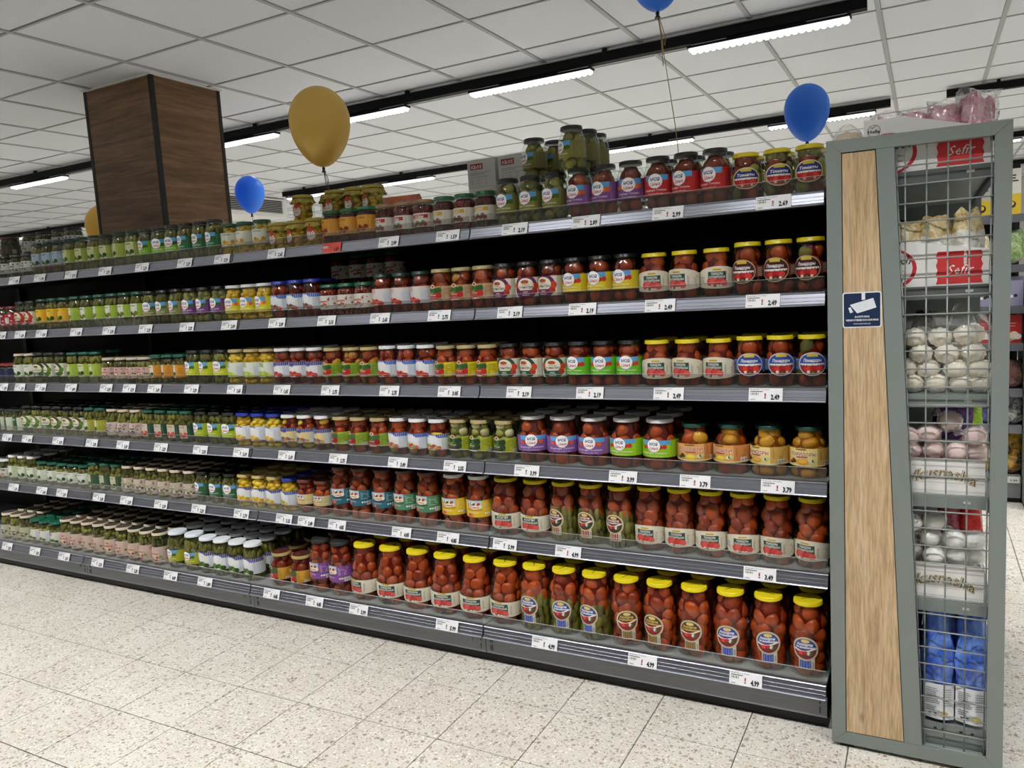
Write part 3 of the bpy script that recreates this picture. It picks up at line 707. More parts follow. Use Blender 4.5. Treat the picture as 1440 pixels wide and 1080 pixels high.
kd('gold_pick', (.0475, .160, .80, .64), GL, ['tom', 'tom', 'orange'], (L_pic, '#c8a04a', '#d8b894'), 'tomato-picture tan-label tomato', T_)
kd('pink_white', (.0475, .158, .80, .66), '#17382e', ['tom'], (L_white, '#d88a8a', None, RED3, 'ЛЕЧО', False, '#e2dcda'), 'pinkish white label tomato', T_)
kd('bean_white2', (.0470, .132, .84, .72), '#1d6040', ['bean', 'tom'], (L_busy, '#e2e0d6', ['#b83a30', '#4f7a3a', '#c8502e'], .2, .64, 5, '#e8e4da'), 'green-lidded speckled white label', B_)
kd('blue_lid', (.0475, .162, .80, .66), BU, ['tom', 'bean'], (L_white, '#1f3a8c', '#2f6ab8', ['#7a3a3a', '#5a6a4a', '#c0504a']), 'blue-lidded mixed tomato', T_)
kd('yellow_white', (.0475, .160, .80, .66), WL, ['squash'], (L_mc, '#e8e020', '#d8d424', ['#e86a3a', '#f0c030'], 'Patissons', .2, .62), 'white-lidded yellow squash', Q_)
kd('mc_purple_pick', (.0475, .163, .80, .66), BL, ['olive'], (L_mc, '#7a3f86', '#6f3a7a', GRN3, 'Tomaten grün'), 'purple-label green pickle', M_)
kd('mc_blue', (.0475, .165, .80, .66), BL, ['cuke'], (L_mc, '#8a8a50', '#9a8a54', GRN3, 'Cornichons'), 'blue-top olive label gherkin', P_)
kd('wg', (.0475, .168, .80, .66), '#1a5a40', ['cuke'], (L_two, '#e0e4d0', '#a4c040', GRN3 + ['#b8402a'], '#2f5a24', .24, .64, .3), 'white and lime label gherkin', P_)
kd('orange', (.0475, .168, .80, .66), '#1a5a40', ['cuke', 'olive'], (L_two, '#f0c83a', '#e8b020', GRN3, '#8a5a10', .22, .66, .5), 'orange-yellow label gherkin', P_)
kd('ovalred', (.0475, .164, .80, .66), BL, ['dark'], (L_tomaten, '#a8302c', '#8a2020'), 'red oval label dark pickle', M_)
kd('redlabel', (.0475, .142, .84, .70), '#7a1f22', ['tom', 'dark'], (L_busy, '#b8303a', ['#e8dcdc', '#c83a4a', '#f0e6e4'], .2, .68, 7), 'busy red label pickle', M_)
kd('oval_blue', (.0475, .163, .84, .68), YL, ['tom', 'tom', 'dark'], (L_oval, '#c8ccd8', '#2f4fa0', '#8a2a30', '#3a62b8', 'Помидоры'), 'blue oval-label tomato', T_)
kd('mc_green', (.0475, .159, .80, .66), BL, ['tom'], (L_mc, '#6ac81e', '#62b824', RED3), 'bright-green-label tomato', T_)
kd('tom_green', (.0475, .158, .80, .66), BL, ['tom'], (L_tomaten, '#1f4a38', '#1d5a40'), 'dark-green-ring label tomato', T_)
kd('gold_yellow', (.0475, .155, .80, .62), GL, ['tom'], (L_pic, '#b8862a', '#e2d020'), 'tomato-picture yellow-label tomato', T_)
kd('white_blue', (.0475, .160, .80, .66), WL, ['tom'], (L_white, '#1f3a9c', '#2a62c0', RED3), 'white-lidded blue-arch label tomato', T_)
kd('gold_redtom', (.0475, .157, .80, .62), GL, ['tom', 'tom', 'orange'], (L_pic, '#c8c24a', '#8fae30'), 'tomato-picture green-label tomato', T_)
kd('white_white', (.0475, .160, .82, .68), WL, ['tom'], (L_white, '#2a2f8c', '#34388c', RED3, 'Vьkuс', False), 'white-lidded navy-band label tomato', T_)
kd('gold_yel_pick', (.0475, .160, .80, .64), GL, ['squash'], (L_white, '#6a9a3a', None, ['#b8d040', '#a0c030', '#d8dc60'], 'ПЕРЕЦ', False, '#e2e6d8'), 'gold-lidded yellow squash', Q_)
kd('mc_yellowlime', (.0475, .161, .80, .66), BL, ['cuke'], (L_mc, '#d0d820', '#c4cc28', GRN3, 'Gewürzgurken'), 'yellow-lime label gherkin', P_)
kd('green_orange', (.0440, .143, .82, .70), '#195a44', ['cuke', 'olive'], (L_two, '#e6dcc0', '#d08a2a', GRN3, '#4a4a30', .2, .64, .3), 'cream and orange label gherkin', P_)
kd('pinkish', (.0440, .133, .82, .70), CR, ['cuke'], (L_busy, '#d4b8b0', ['#c8504a', '#5a7a44', '#d8c8c0'], .18, .62, 9), 'small pinkish label gherkin', P_)
kd('green_lime', (.0475, .166, .80, .66), '#196050', ['cuke'], (L_two, '#d8e0b0', '#a8c044', GRN3, '#2f5a24', .2, .62, .2), 'green-lidded lime label gherkin', P_)
kd('oval_green', (.0475, .168, .80, .66), '#22241e', ['cuke', 'dark'], (L_tomaten, '#2a4a2c', '#345a34', .2, .64, ('#3f6a24', '#6a8a30', '#557a2c')), 'green oval label gherkin', P_)
kd('cream', (.0475, .166, .80, .66), CR, ['cuke'], (L_two, '#e0e0d6', '#ccd4c4', GRN3, '#5a6a4a', .2, .62, .7), 'cream-lidded white label gherkin', P_)
kd('far_dark', (.0560, .125, .86, .72), BR, ['dark'], (L_plain, '#5a4e46', '#4a3a36', ['#6a5a50', '#584840']), 'dark brown lidded', M_)
kd('navy', (.0450, .110, .86, .72), '#8a2a24', ['dark'], (L_busy, '#26304e', ['#3a4a6a', '#2a6a5a', '#4a4a6a'], .15, .7, 2, '#2e3a52'), 'small navy label', M_)
kd('pomidory', (.0615, .166, .68, .52), '#174638', ['orange'], (L_fruit, '#eed98a', '#d8ae5a', 'ПОМИДОРЫ', '#a8304a', ['#e8a030', '#f2c050', '#8a3a1a', '#5a2a18']), 'wide pale-yellow label yellow tomato', T_)
kd('assorti', (.0615, .166, .68, .52), '#174638', ['orange', 'tom', 'tom'], (L_fruit, '#e8ab62', '#d08848', 'АССОРТИ', '#b8344a', ['#e8c830', '#f6e060', '#2a3a20', '#4a5a2a']), 'wide orange-label mixed tomato', T_)
kd('mc_green_big', (.0620, .178, .74, .54), WL, ['tom'], (L_mc, '#9ad018', '#8cc020', RED3, 'Eingelegte Tomaten', .26, .60), 'wide lime-label tomato', T_)
kd('mc_purple_big', (.0620, .178, .74, .54), WL, ['tom'], (L_mc, '#8a5aa8', '#9466aa', ['#d8642a', '#c8402a'], 'Eingelegte Tomaten', .26, .60), 'wide purple-label tomato', T_)
kd('olive', (.0475, .156, .78, .60), GL, ['olive', 'pale'], (L_pic, '#8a9a34', '#b8c034', '#1f3a1c', ('#2f4a24', '#4a6a30', '#1c2f18')), 'green-picture label green tomato', M_)
kd('white_mix', (.0475, .154, .80, .64), WL, ['tom', 'squash', 'tom'], (L_white, '#1f3a9c', '#2a52b0', ['#c8402a', '#a8b040', '#d8502e']), 'white-lidded red and yellow mix', M_)
kd('gold_tomshape', (.0475, .152, .80, .62), GL, ['tom'], (L_pic, '#c02a2a', '#9ab83a', '#3a6a3a', ('#a81c24', '#c02a30', '#8a141c')), 'red tomato-shaped label tomato', T_)
kd('white_yellow', (.0475, .154, .82, .66), WL, ['tom', 'tom', 'squash'], (L_white, '#2a2f8c', '#2f4aa0', ['#b86a2a', '#4a6aa0', '#c8902a'], 'Vьkuс', False, '#e2cf96'), 'cream-label mixed tomato', M_)
kd('blue_yellow', (.0475, .156, .80, .66), BU, ['squash'], (L_white, '#202a7c', '#dde3ee', YEL3), 'blue-lidded yellow squash', Q_)
kd('mc_dklime', (.0475, .156, .80, .66), BL, ['cuke', 'dark'], (L_mc, '#b4c81e', '#a8bc24', GRN3, 'Gewürzgurken'), 'black-lidded lime label gherkin', P_)
kd('green_redwhite', (.0475, .157, .80, .66), '#195a44', ['cuke'], (L_two, '#e0d6c4', '#24503c', ['#c8302a', '#d8503a'], '#a83028', .14, .56, .35), 'cream and dark green label gherkin', P_)
kd('pinkpat', (.0475, .157, .80, .66), CR, ['cuke'], (L_busy, '#d2c0b6', ['#3a3040', '#a89a8a', '#5a4a5a'], .12, .56, 4), 'patterned pale label gherkin', P_)
kd('green_w', (.0475, .160, .80, .66), '#195a44', ['cuke'], (L_two, '#dad8bc', '#a8a83c', GRN3, '#3a4a5a', .2, .6, .3), 'green-lidded cream label gherkin', P_)
kd('oval_black', (.0475, .162, .80, .66), '#24221e', ['dark', 'cuke'], (L_tomaten, '#4a4a34', '#5a5a40', .2, .64, ('#3f6a24', '#6a8a30', '#557a2c')), 'white oval label dark gherkin', P_)
kd('dkgreen', (.0475, .162, .80, .66), '#24221e', ['dark', 'cuke'], (L_tomaten, '#5a8a3a', '#4a7a3c', .2, .64, ('#3f6a24', '#6a8a30', '#557a2c')), 'green oval label dark gherkin', P_)
kd('dkgreen2', (.0440, .138, .84, .70), '#1c2a20', ['dark'], (L_two, '#2a5a34', '#d8dcc8', GRN3, '#e0e4d0', .1, .66, .3), 'small dark green label', P_)
kd('kons_big', (.0545, .230, .74, .76), YL, ['tom'], (L_kons, .12, .42), 'tall cream-label red tomato', T_)
kd('round_dark', (.0565, .224, .74, .72), YL, ['tom'], (L_round, '#d8cda8', '#5a1f24', '#f0e0d8', '#a03a48', '#3f2a22', .40, .64), 'dark round-label layered tomato', M_)
kd('kopr', (.0640, .224, .70, .60), YL, ['tom'], (L_kons, .12, .44, 'КОПР', 'МАРИНОВАННЫЕ', 0), 'wide cream-label tomato', T_)
kd('teal_yellow', (.0550, .226, .74, .66), WL, ['tom'], (L_tall, '#e6c21c', '#c89a18'), 'tall yellow-label tomato', T_)
kd('tall_green', (.0550, .226, .74, .66), '#6a4a3a', ['tom'], (L_tall, '#4f8a66', '#2f6048'), 'tall green-label tomato', T_)
kd('tall_teal', (.0550, .224, .74, .66), '#5a3a30', ['tom'], (L_tall, '#1f6a7c', '#184a5c'), 'tall teal-label tomato', T_)
kd('small_tan', (.0500, .154, .82, .68), '#6a3a30', ['tom'], (L_tall, '#d8c484', '#c0a860'), 'small tan-label tomato', T_)
kd('blue_yellow2', (.0475, .154, .80, .66), '#2a3aa0', ['squash'], (L_white, '#1f3a9c', '#2448a8', ['#c8b440', '#8a9a3a', '#e0cc60'], 'ПЕРЕЦ'), 'single blue-lidded yellow pepper', Q_)
kd('gold_navy', (.0475, .155, .80, .66), '#c8b070', ['squash'], (L_white, '#2a2f8c', '#34347c', YEL3, 'Vьkuс', True), 'gold-lidded navy-label yellow squash', Q_)
kd('mc_dkgreen2', (.0475, .152, .80, .66), BL, ['cuke', 'dark'], (L_mc, '#2f6a44', '#2a5f3c', GRN3, 'Gewürzgurken'), 'dark-green-label gherkin', P_)
kd('pinkpat2', (.0475, .150, .80, .66), CR, ['cuke', 'dark'], (L_busy, '#cdbcae', ['#6a8a3a', '#c87a3a', '#5a4a5a', '#d8d0c0'], .1, .58, 6), 'patterned pinkish label gherkin', P_)
kd('green_lid3', (.0475, .152, .80, .66), '#195a44', ['cuke'], (L_two, '#dcd8c0', '#38583c', GRN3, '#3a3a34', .12, .58, .35), 'green-lidded cream label gherkin', P_)
kd('green_white5', (.0475, .132, .84, .72), '#195a44', ['cuke', 'olive'], (L_two, '#e2e6dc', '#d4dccc', GRN3, '#4a6a4a', .2, .66, .7), 'green-lidded white label', P_)
kd('white_lid3', (.0475, .158, .80, .66), WL, ['cuke'], (L_two, '#dfe4d4', '#c0cca8', GRN3, '#4a6a34', .16, .6, .6), 'white-lidded slim gherkin', P_)
kd('small_white', (.0380, .128, .84, .72), WL, ['dark'], (L_plain, '#d8d6d0', '#5a5a58', ['#b8a088', '#a87a5a']), 'small white-lidded', M_)
kd('round_blue', (.0610, .243, .70, .68), YL, ['tom'], (L_round, '#cfc6a4', '#2f4a9c', '#f2f4f8', '#3a5ac0', '#7a2024', .40, .64), 'big blue round-label tomato', T_)
kd('round_blue_gherkin', (.0610, .243, .70, .68), YL, ['tom'], (L_round, '#cfc6a4', '#2f4a9c', '#f2f4f8', '#3a5ac0', '#7a2024', .40, .64), 'blue round-label layered tomato', M_)
kd('round_brown', (.0610, .241, .70, .68), YL, ['tom'], (L_round, '#cfc6a4', '#4a2c1c', '#e0c060', '#8a6a34', '#8a1c24', .40, .64), 'big brown round-label tomato', T_)
kd('kons_huge', (.0690, .239, .66, .42, 1.35), YL, ['tom'], (L_kons, .13, .42, 'ПОМИДОРЫ', 'МАРИНОВАННЫЕ', 0), 'huge cream-label tomato', T_)
kd('tall_purple', (.0560, .238, .72, .66), '#2e2e30', ['tom'], (L_tall, '#84489a', '#6a3480'), 'tall purple-label tomato', T_)
kd('small_gold', (.0540, .152, .80, .60), '#b09a5c', ['tom'], (L_pic, '#4a5a2a', '#d8a030'), 'squat red-lidded orange-label tomato', T_)
kd('white_gherk', (.0490, .176, .82, .70), '#e9eef2', ['cuke'], (L_white, '#3a3488', '#47408c', GRN3, 'Vьkuс', True), 'white-lidded tall gherkin', P_)
kd('mc_lime_w', (.0550, .182, .80, .64), '#e3ebf2', ['cuke'], (L_mc, '#b4b81c', '#a8ac20', GRN3, 'Gewürzgurken', .2, .52), 'wide lime-label gherkin', P_)
kd('pink_dark', (.0475, .167, .82, .66), CR, ['dark', 'cuke'], (L_busy, '#cbb2a6', ['#c8603a', '#8a9a5a', '#e0cfc0', '#b84a3a'], .1, .58, 8), 'busy pinkish label dark gherkin', P_)
kd('pink_cream', (.0475, .168, .82, .66), CR, ['cuke', 'olive'], (L_busy, '#d0b8aa', ['#c8543a', '#5a8a3a', '#e4d4c4', '#a84a3a'], .1, .58, 12), 'busy red and pink label gherkin', P_)
kd('green3', (.0475, .143, .84, .70), '#176048', ['cuke', 'olive'], (L_white, '#2a5a4a', None, GRN3, 'ОГУРЦЫ', False, '#e0ddd2'), 'green-lidded short gherkin', P_)
kd('cream3', (.0475, .156, .82, .68), CR, ['dark', 'cuke'], (L_busy, '#b8b498', ['#4a6a3a', '#d8d4c0', '#6a7a44'], .1, .58, 10), 'cream-lidded green label gherkin', P_)

def jar_profile(R, H, nk, zs, pw=0):
    rn = R*nk; zt = H-.012; zn = H-.020; z0 = zs*H
    pr = [(R*.86, 0), (R*.95, .0015), (R*.995, .006), (R, .011)]
    pr += [(R, z0*.5), (R, z0)]
    n = 7
    for i in range(1, n+1):
        t = i/n
        pr.append((R-(R-rn)*((1-math.cos(t*PI/2))**.95 if not pw else t**pw) if t < 1 else rn, z0+(zn-z0)*t))
    pr.append((rn, zt))
    return pr
def rad_at(pr, z):
    for (r0, z0), (r1, z1) in zip(pr, pr[1:]):
        if z0 <= z <= z1: return r0+(r1-r0)*((z-z0)/(z1-z0) if z1 > z0 else 0)
    return pr[-1][0]
LUMP = {'tom': (.0232, 1.0, 1.10), 'orange': (.0225, 1.0, .95), 'olive': (.0205, 1, 1.05), 'cuke': (.0115, 1, 2.2), 'dark': (.0105, 1, 1.8), 'squash': (.0180, 1.1, .72), 'bean': (.0062, 1, 1.3), 'pale': (.016, 1, 1.0)}
SHAPES = {}
def lump_mesh(veg, v):
    k = (veg, v)
    if k not in SHAPES:
        q = random.Random(v*31+len(veg)); ph = [q.uniform(0, 6.28) for _ in range(3)]
        def fn(d): return 1+.05*math.sin(3*d[0]+ph[0])+.05*math.sin(4*d[1]+ph[1])-.10*max(0, d[2]-.86)*4+.03*math.sin(5*d[2]+ph[2])
        b = MB(); a = LUMP[veg]; b.blob((0, 0, 0), (1, a[1], a[2]), VEG[veg], 14, 9, fn)
        SHAPES[k] = b.mesh(veg+'_piece')
    return SHAPES[k]
NAME_OF = {'tom': 'tomato', 'orange': 'tomato', 'olive': 'green_tomato', 'cuke': 'gherkin', 'dark': 'gherkin', 'squash': 'squash', 'bean': 'bean', 'pale': 'green_tomato'}
LIDTOP = {'pinkpat2': '#463c32', 'pink_dark': '#2b2f26', 'pink_cream': '#54463a', 'cream3': '#5a5044', 'cream': '#4e463c', 'pinkpat': '#4a4038', 'pinkish': '#5e5046', 'gold_pick': '#8a7a50', 'small_gold': '#4a2420'}
class JarKind:
    def __init__(k, key):
        dims, lid, veg, lab, k.short, k.name = K[key]
        k.key = key; k.veg = veg
        R, H, nk, zs = dims[:4]; k.R, k.H = R, H
        k.pr = jar_profile(*dims)
        b = MB(); b.lathe(k.pr, M_GLASS, 28, cap1=False); k.glass = b.mesh('glass')
        k.rn = R*nk; k.lidc = lid; b = MB()
        if lid:
            lm = mat(lid, .3, 0, .5); rl = k.rn+.0022; h = .0135
            b.lathe([(rl-.0008, 0), (rl, .0012), (rl, .0022), (rl-.0007, .003), (rl-.0007, h-.003), (rl-.002, h-.0008), (rl-.0035, h), (rl-.006, h-.0008)], lm, 32)
            if key in LIDTOP:
                b.lathe([(rl-.0034, h+.0001), (rl-.006, h-.0007)], mat(LIDTOP[key], .45), 24, cap0=False)
            if lid == YL:
                b.box(-.021, .021, -.0017, .0017, h-.0008, h-.0003, mat('#5a5410', .5))
        else:
            # cloth cap tied over the lid: domed top and a ruffled skirt
            q = random.Random(5); seg = 36; rings = [(0, .020, 0), (.6, .0195, 0), (.98, .018, 0), (1.06, .010, .02), (1.02, .002, .04), (1.10, -.010, .10), (1.20, -.018, .16)]
            vs = []; 
            for rr, z, wv in rings:
                for j in range(seg):
                    a = 2*PI*j/seg; w = 1+wv*math.sin(a*9+1.3*math.sin(2*a))
                    vs.append(((k.rn+.003)*max(rr, .02)*w*math.cos(a), (k.rn+.003)*max(rr, .02)*w*math.sin(a), z+wv*.02*math.cos(a*7)))
            fs = [(i*seg+j, i*seg+(j+1) % seg, (i+1)*seg+(j+1) % seg, (i+1)*seg+j) for i in range(len(rings)-1) for j in range(seg)]
            b.add(vs, [f[::-1] for f in fs], mat('#b7a64c', .75), True)
            b.tube([((k.rn+.0045)*1.03*math.cos(2*PI*j/20), (k.rn+.0045)*1.03*math.sin(2*PI*j/20), .003) for j in range(21)], .0016, mat('#6a4a22', .8), 5)
        k.lid = b.mesh('lid'); k.lidz = H-.0135
        p, k.l0, k.l1 = lab[0](R, H, *lab[1:]); b = MB(); p.bent(b, R); k.label = b.mesh('label'); k.print = p
        k.layouts = [k.layout(s) for s in range(2)]; k.cache = {}
    def layout(k, seed):
        q = random.Random(seed*17+len(k.key)*3+k.R*1000); out = []
        v0 = k.veg[0]; r, _, az = LUMP[v0]
        rr = r*(k.R/.0475)**.3; z = r*az*.9; top = k.H-.024; lay = 0
        layered = k.key in ('round_dark', 'round_blue_gherkin')
        if layered: rr = r*(k.R/.0475)**.3; z = k.H*.53
        if layered:
            rc = .0125; Rl = k.R-.003-rc*.96; zz_ = rc*2.0
            while zz_ < k.H*.50:
                n = int(2*PI*Rl/(rc*1.8)); off = q.random()*6
                for i in range(n):
                    a = off+2*PI*i/n+q.uniform(-.1, .1)
                    out.append(('cuke', (Rl*math.cos(a), Rl*math.sin(a), zz_+q.uniform(-.2, .2)*rc), rc*q.uniform(.9, 1.08), (q.uniform(-.22, .22), q.uniform(-.22, .22), 0), q.randrange(3)))
                zz_ += rc*3.3
        while z < top:
            R = rad_at(k.pr, min(z+rr*.4, k.H-.013))-.003; Rl = max(R-rr*.96, .004)
            n = max(3, int(2*PI*Rl/(rr*1.62))); off = q.random()*6.28
            for i in range(n):
                if v0 == 'bean' and len(out) > 230: break
                a = off+2*PI*i/n+q.uniform(-.12, .12); sc = rr*q.uniform(.9, 1.08)
                tilt = (q.uniform(-.5, .5), q.uniform(-.5, .5), q.uniform(0, 6))
                R2 = max(R-sc*1.10, .004); out.append((q.choice(k.veg), (R2*math.cos(a), R2*math.sin(a), z+q.uniform(-.12, .12)*rr), sc, tilt, q.randrange(3)))
            z += rr*az*1.30; lay += 1
        return out
    def core(k, b):
        v0 = k.veg[0]; r = LUMP[v0][0]
        d = .0030+r*.55
        b.lathe([(max(R-d, .006), max(z, .002)) for R, z in k.pr[1:-1]]+[(k.rn-d if k.rn > d+.006 else .006, k.H-.02)], mat(BRINE[v0], .35, 0, .15), 16)
    def contents(k, var, single):
        """joined contents; with single=True the pieces one can pick out are left for their own objects"""
        key = (var, single)
        if key not in k.cache:
            b = MB(); k.core(b); free = []
            for veg, c, sc, tilt, sv in k.layouts[var]:
                vis = c[1] < .012 and (c[2] > k.l1-sc*.6 or c[2] < k.l0+sc*.3 or k.key.startswith('round_'))
                if single and vis and v0ok(veg): free.append((veg, c, sc, tilt, sv)); continue
                a = LUMP[veg]; o = len(b.v)
                b.blob((0, 0, 0), (sc*1.08, sc*a[1]*1.08, sc*a[2]), VEG[veg], 7, 5)
                mtx = Matrix.LocRotScale(Vector(c), __import__('mathutils').Euler(tilt), None)
                for i in range(o, len(b.v)): b.v[i] = tuple(mtx @ Vector(b.v[i]))
            k.cache[key] = (b.mesh('contents'), free)
        return k.cache[key]
    def backmesh(k):
        if 'back' not in k.cache:
            b = MB(); k.core(b)
            for veg, c, sc, tilt, sv in k.layouts[0]:
                if veg == 'bean': continue
                a = LUMP[veg]; b.blob(c, (sc, sc*a[1], sc*a[2]), VEG[veg], 7, 5)
            b.lathe(k.pr, M_GLASS, 18, cap1=False); k.print.bent(b, k.R)
            k.cache['back'] = b.mesh('jar_body')
        return k.cache['back']
def v0ok(v): return v in ('tom', 'orange', 'olive', 'squash', 'cuke', 'pale')
KINDS = {}
def kind(key):
    if key not in KINDS: KINDS[key] = JarKind(key)
    return KINDS[key]
def put_jar(key, x, y, z, label, group, single=False, var=0, rz=0):
    k = kind(key); t = empty(k.name, (x, y, z)); tag(t, label, 'jar', group)
    me, free = k.contents(var, single); c = link('contents', me, t); c['kind'] = 'stuff'
    link('glass', k.glass, t); link('label', k.label, t, None, (0, 0, rz))
    link('lid' if k.lidc else 'cloth_cap', k.lid, t, (0, 0, k.lidz), (0, 0, R_.uniform(0, 6.28)))
    if single:
        for veg, p, sc, tilt, sv in free: link(NAME_OF[veg], lump_mesh(veg, sv), t, p, tilt, (sc*1.06,)*3)
    return t
def put_back(key, x, y, z, label, group):
    k = kind(key); t = link(k.name, k.backmesh(), None, (x, y, z), (0, 0, R_.uniform(-.5, .5))); tag(t, label, 'jar', group)
    link('lid' if k.lidc else 'cloth_cap', k.lid, t, (0, 0, k.lidz)); return t

RUNS = [
(1,'oval_yellow',[1.031,1.128,1.224]),
(1,'mc_red',[0.743,0.841,0.940]),
(1,'mc_purple',[0.455,0.552,0.649]),
(1,'mc_olive',[0.162,0.259,0.358]),
(1,'bean_white',[-0.133,-0.039,0.061]),
(1,'bean_gold',[-0.422,-0.322,-0.219]),
(1,'bean_orange',[-0.706,-0.612,-0.515]),
(1,'cloth',[-1.025,-0.921,-0.809]),
(1,'yellow_squash',[-1.327,-1.231,-1.128]),
(1,'mc_dkgreen',[-1.622,-1.525,-1.429]),
(1,'mc_lime',[-1.911,-1.807,-1.708]),
(1,'pale_green',[-2.525,-2.420,-2.318,-2.218,-2.110,-2.006]),
(1,'light_blue',[-2.814,-2.717,-2.620]),
(1,'zebra',[-3.142,-3.022,-2.905]),
(2,'oval_dark',[1.034,1.131,1.227]),
(2,'kons',[0.723,0.832,0.940]),
(2,'mc_yellow',[0.426,0.526,0.626]),
(2,'tom_purple',[0.141,0.238,0.334]),
(2,'gold_pick',[-0.170,-0.063,0.036]),
(2,'pink_white',[-0.469,-0.371,-0.269]),
(2,'bean_white2',[-0.751,-0.653,-0.558]),
(2,'blue_lid',[-1.046,-0.950,-0.849]),
(2,'yellow_white',[-1.337,-1.240,-1.141]),
(2,'mc_purple_pick',[-1.637,-1.540,-1.441]),
(2,'mc_blue',[-1.929,-1.832,-1.734]),
(2,'wg',[-2.541,-2.436,-2.328,-2.225,-2.124,-2.023]),
(2,'orange',[-2.836,-2.739,-2.636]),
(2,'ovalred',[-3.037,-2.940]),
(2,'redlabel',[-3.236,-3.135]),
(3,'oval_blue',[1.034,1.131,1.227]),
(3,'kons',[0.718,0.829,0.936]),
(3,'mc_green',[0.419,0.516,0.619]),
(3,'tom_green',[0.135,0.236,0.332]),
(3,'gold_yellow',[-0.162,-0.058,0.039]),
(3,'white_blue',[-0.467,-0.369,-0.256]),
(3,'gold_redtom',[-0.779,-0.668,-0.560]),
(3,'white_white',[-1.080,-0.979,-0.882]),
(3,'gold_yel_pick',[-1.369,-1.266,-1.166]),
(3,'mc_yellowlime',[-1.667,-1.570,-1.467]),
(3,'green_orange',[-1.932,-1.839,-1.750]),
(3,'pinkish',[-2.313,-2.213,-2.118,-2.026]),
(3,'green_lime',[-2.620,-2.517,-2.420]),
(3,'oval_green',[-2.930,-2.829,-2.726]),
(3,'cream',[-3.121,-3.024]),
(3,'navy',[-3.302,-3.207]),
(4,'pomidory',[1.080,1.204]),
(4,'assorti',[0.818,0.949]),
(4,'mc_green_big',[0.554,0.686]),
(4,'mc_purple_big',[0.174,0.299,0.428]),
(4,'olive',[-0.153,-0.053,0.056]),
(4,'white_mix',[-0.454,-0.354,-0.254]),
(4,'gold_tomshape',[-0.763,-0.664,-0.555]),
(4,'white_yellow',[-1.071,-0.975,-0.870]),
(4,'blue_yellow',[-1.359,-1.263,-1.166]),
(4,'mc_dklime',[-1.645,-1.546,-1.449]),
(4,'green_redwhite',[-2.044,-1.947,-1.851,-1.754]),
(4,'pinkpat',[-2.335,-2.237,-2.133]),
(4,'green_w',[-2.527,-2.428]),
(4,'oval_black',[-2.818,-2.719,-2.618]),
(4,'dkgreen',[-3.114,-3.017,-2.912]),
(4,'dkgreen2',[-3.378,-3.286,-3.196]),
(5,'kons_big',[0.670,0.780,0.891,1.001,1.112,1.222]),
(5,'round_dark',[0.314,0.438,0.551]),
(5,'kopr',[0.051,0.190]),
(5,'teal_yellow',[-0.201,-0.084]),
(5,'tall_green',[-0.447,-0.330]),
(5,'tall_teal',[-0.803,-0.686,-0.565]),
(5,'small_tan',[-1.006,-0.903]),
(5,'blue_yellow2',[-1.104]),
(5,'gold_navy',[-1.391,-1.295,-1.198]),
(5,'mc_dkgreen2',[-1.681,-1.585,-1.488]),
(5,'pinkpat2',[-2.268,-2.165,-2.068,-1.972,-1.875,-1.779]),
(5,'green_lid3',[-2.555,-2.456,-2.360]),
(5,'green_white5',[-3.030,-2.934,-2.837,-2.741,-2.644]),
(5,'white_lid3',[-3.321,-3.222,-3.125]),
(5,'small_white',[-3.455,-3.377]),
(6,'round_blue',[0.970,1.092,1.215]),
(6,'round_brown',[0.602,0.726,0.848]),
(6,'round_blue_gherkin',[0.240,0.365,0.488]),
(6,'kons_huge',[-0.627,-0.487,-0.346,-0.186,-0.044,0.110]),
(6,'tall_purple',[-0.874,-0.751]),
(6,'small_gold',[-1.122,-0.999]),
(6,'white_gherk',[-1.603,-1.502,-1.400,-1.299]),
(6,'mc_lime_w',[-1.829,-1.703]),
(6,'pink_dark',[-2.153,-2.054,-1.954]),
(6,'pink_cream',[-2.740,-2.643,-2.541,-2.444,-2.339,-2.232]),
(6,'green3',[-3.015,-2.919,-2.822]),
(6,'cream3',[-3.307,-3.208,-3.111]),
]
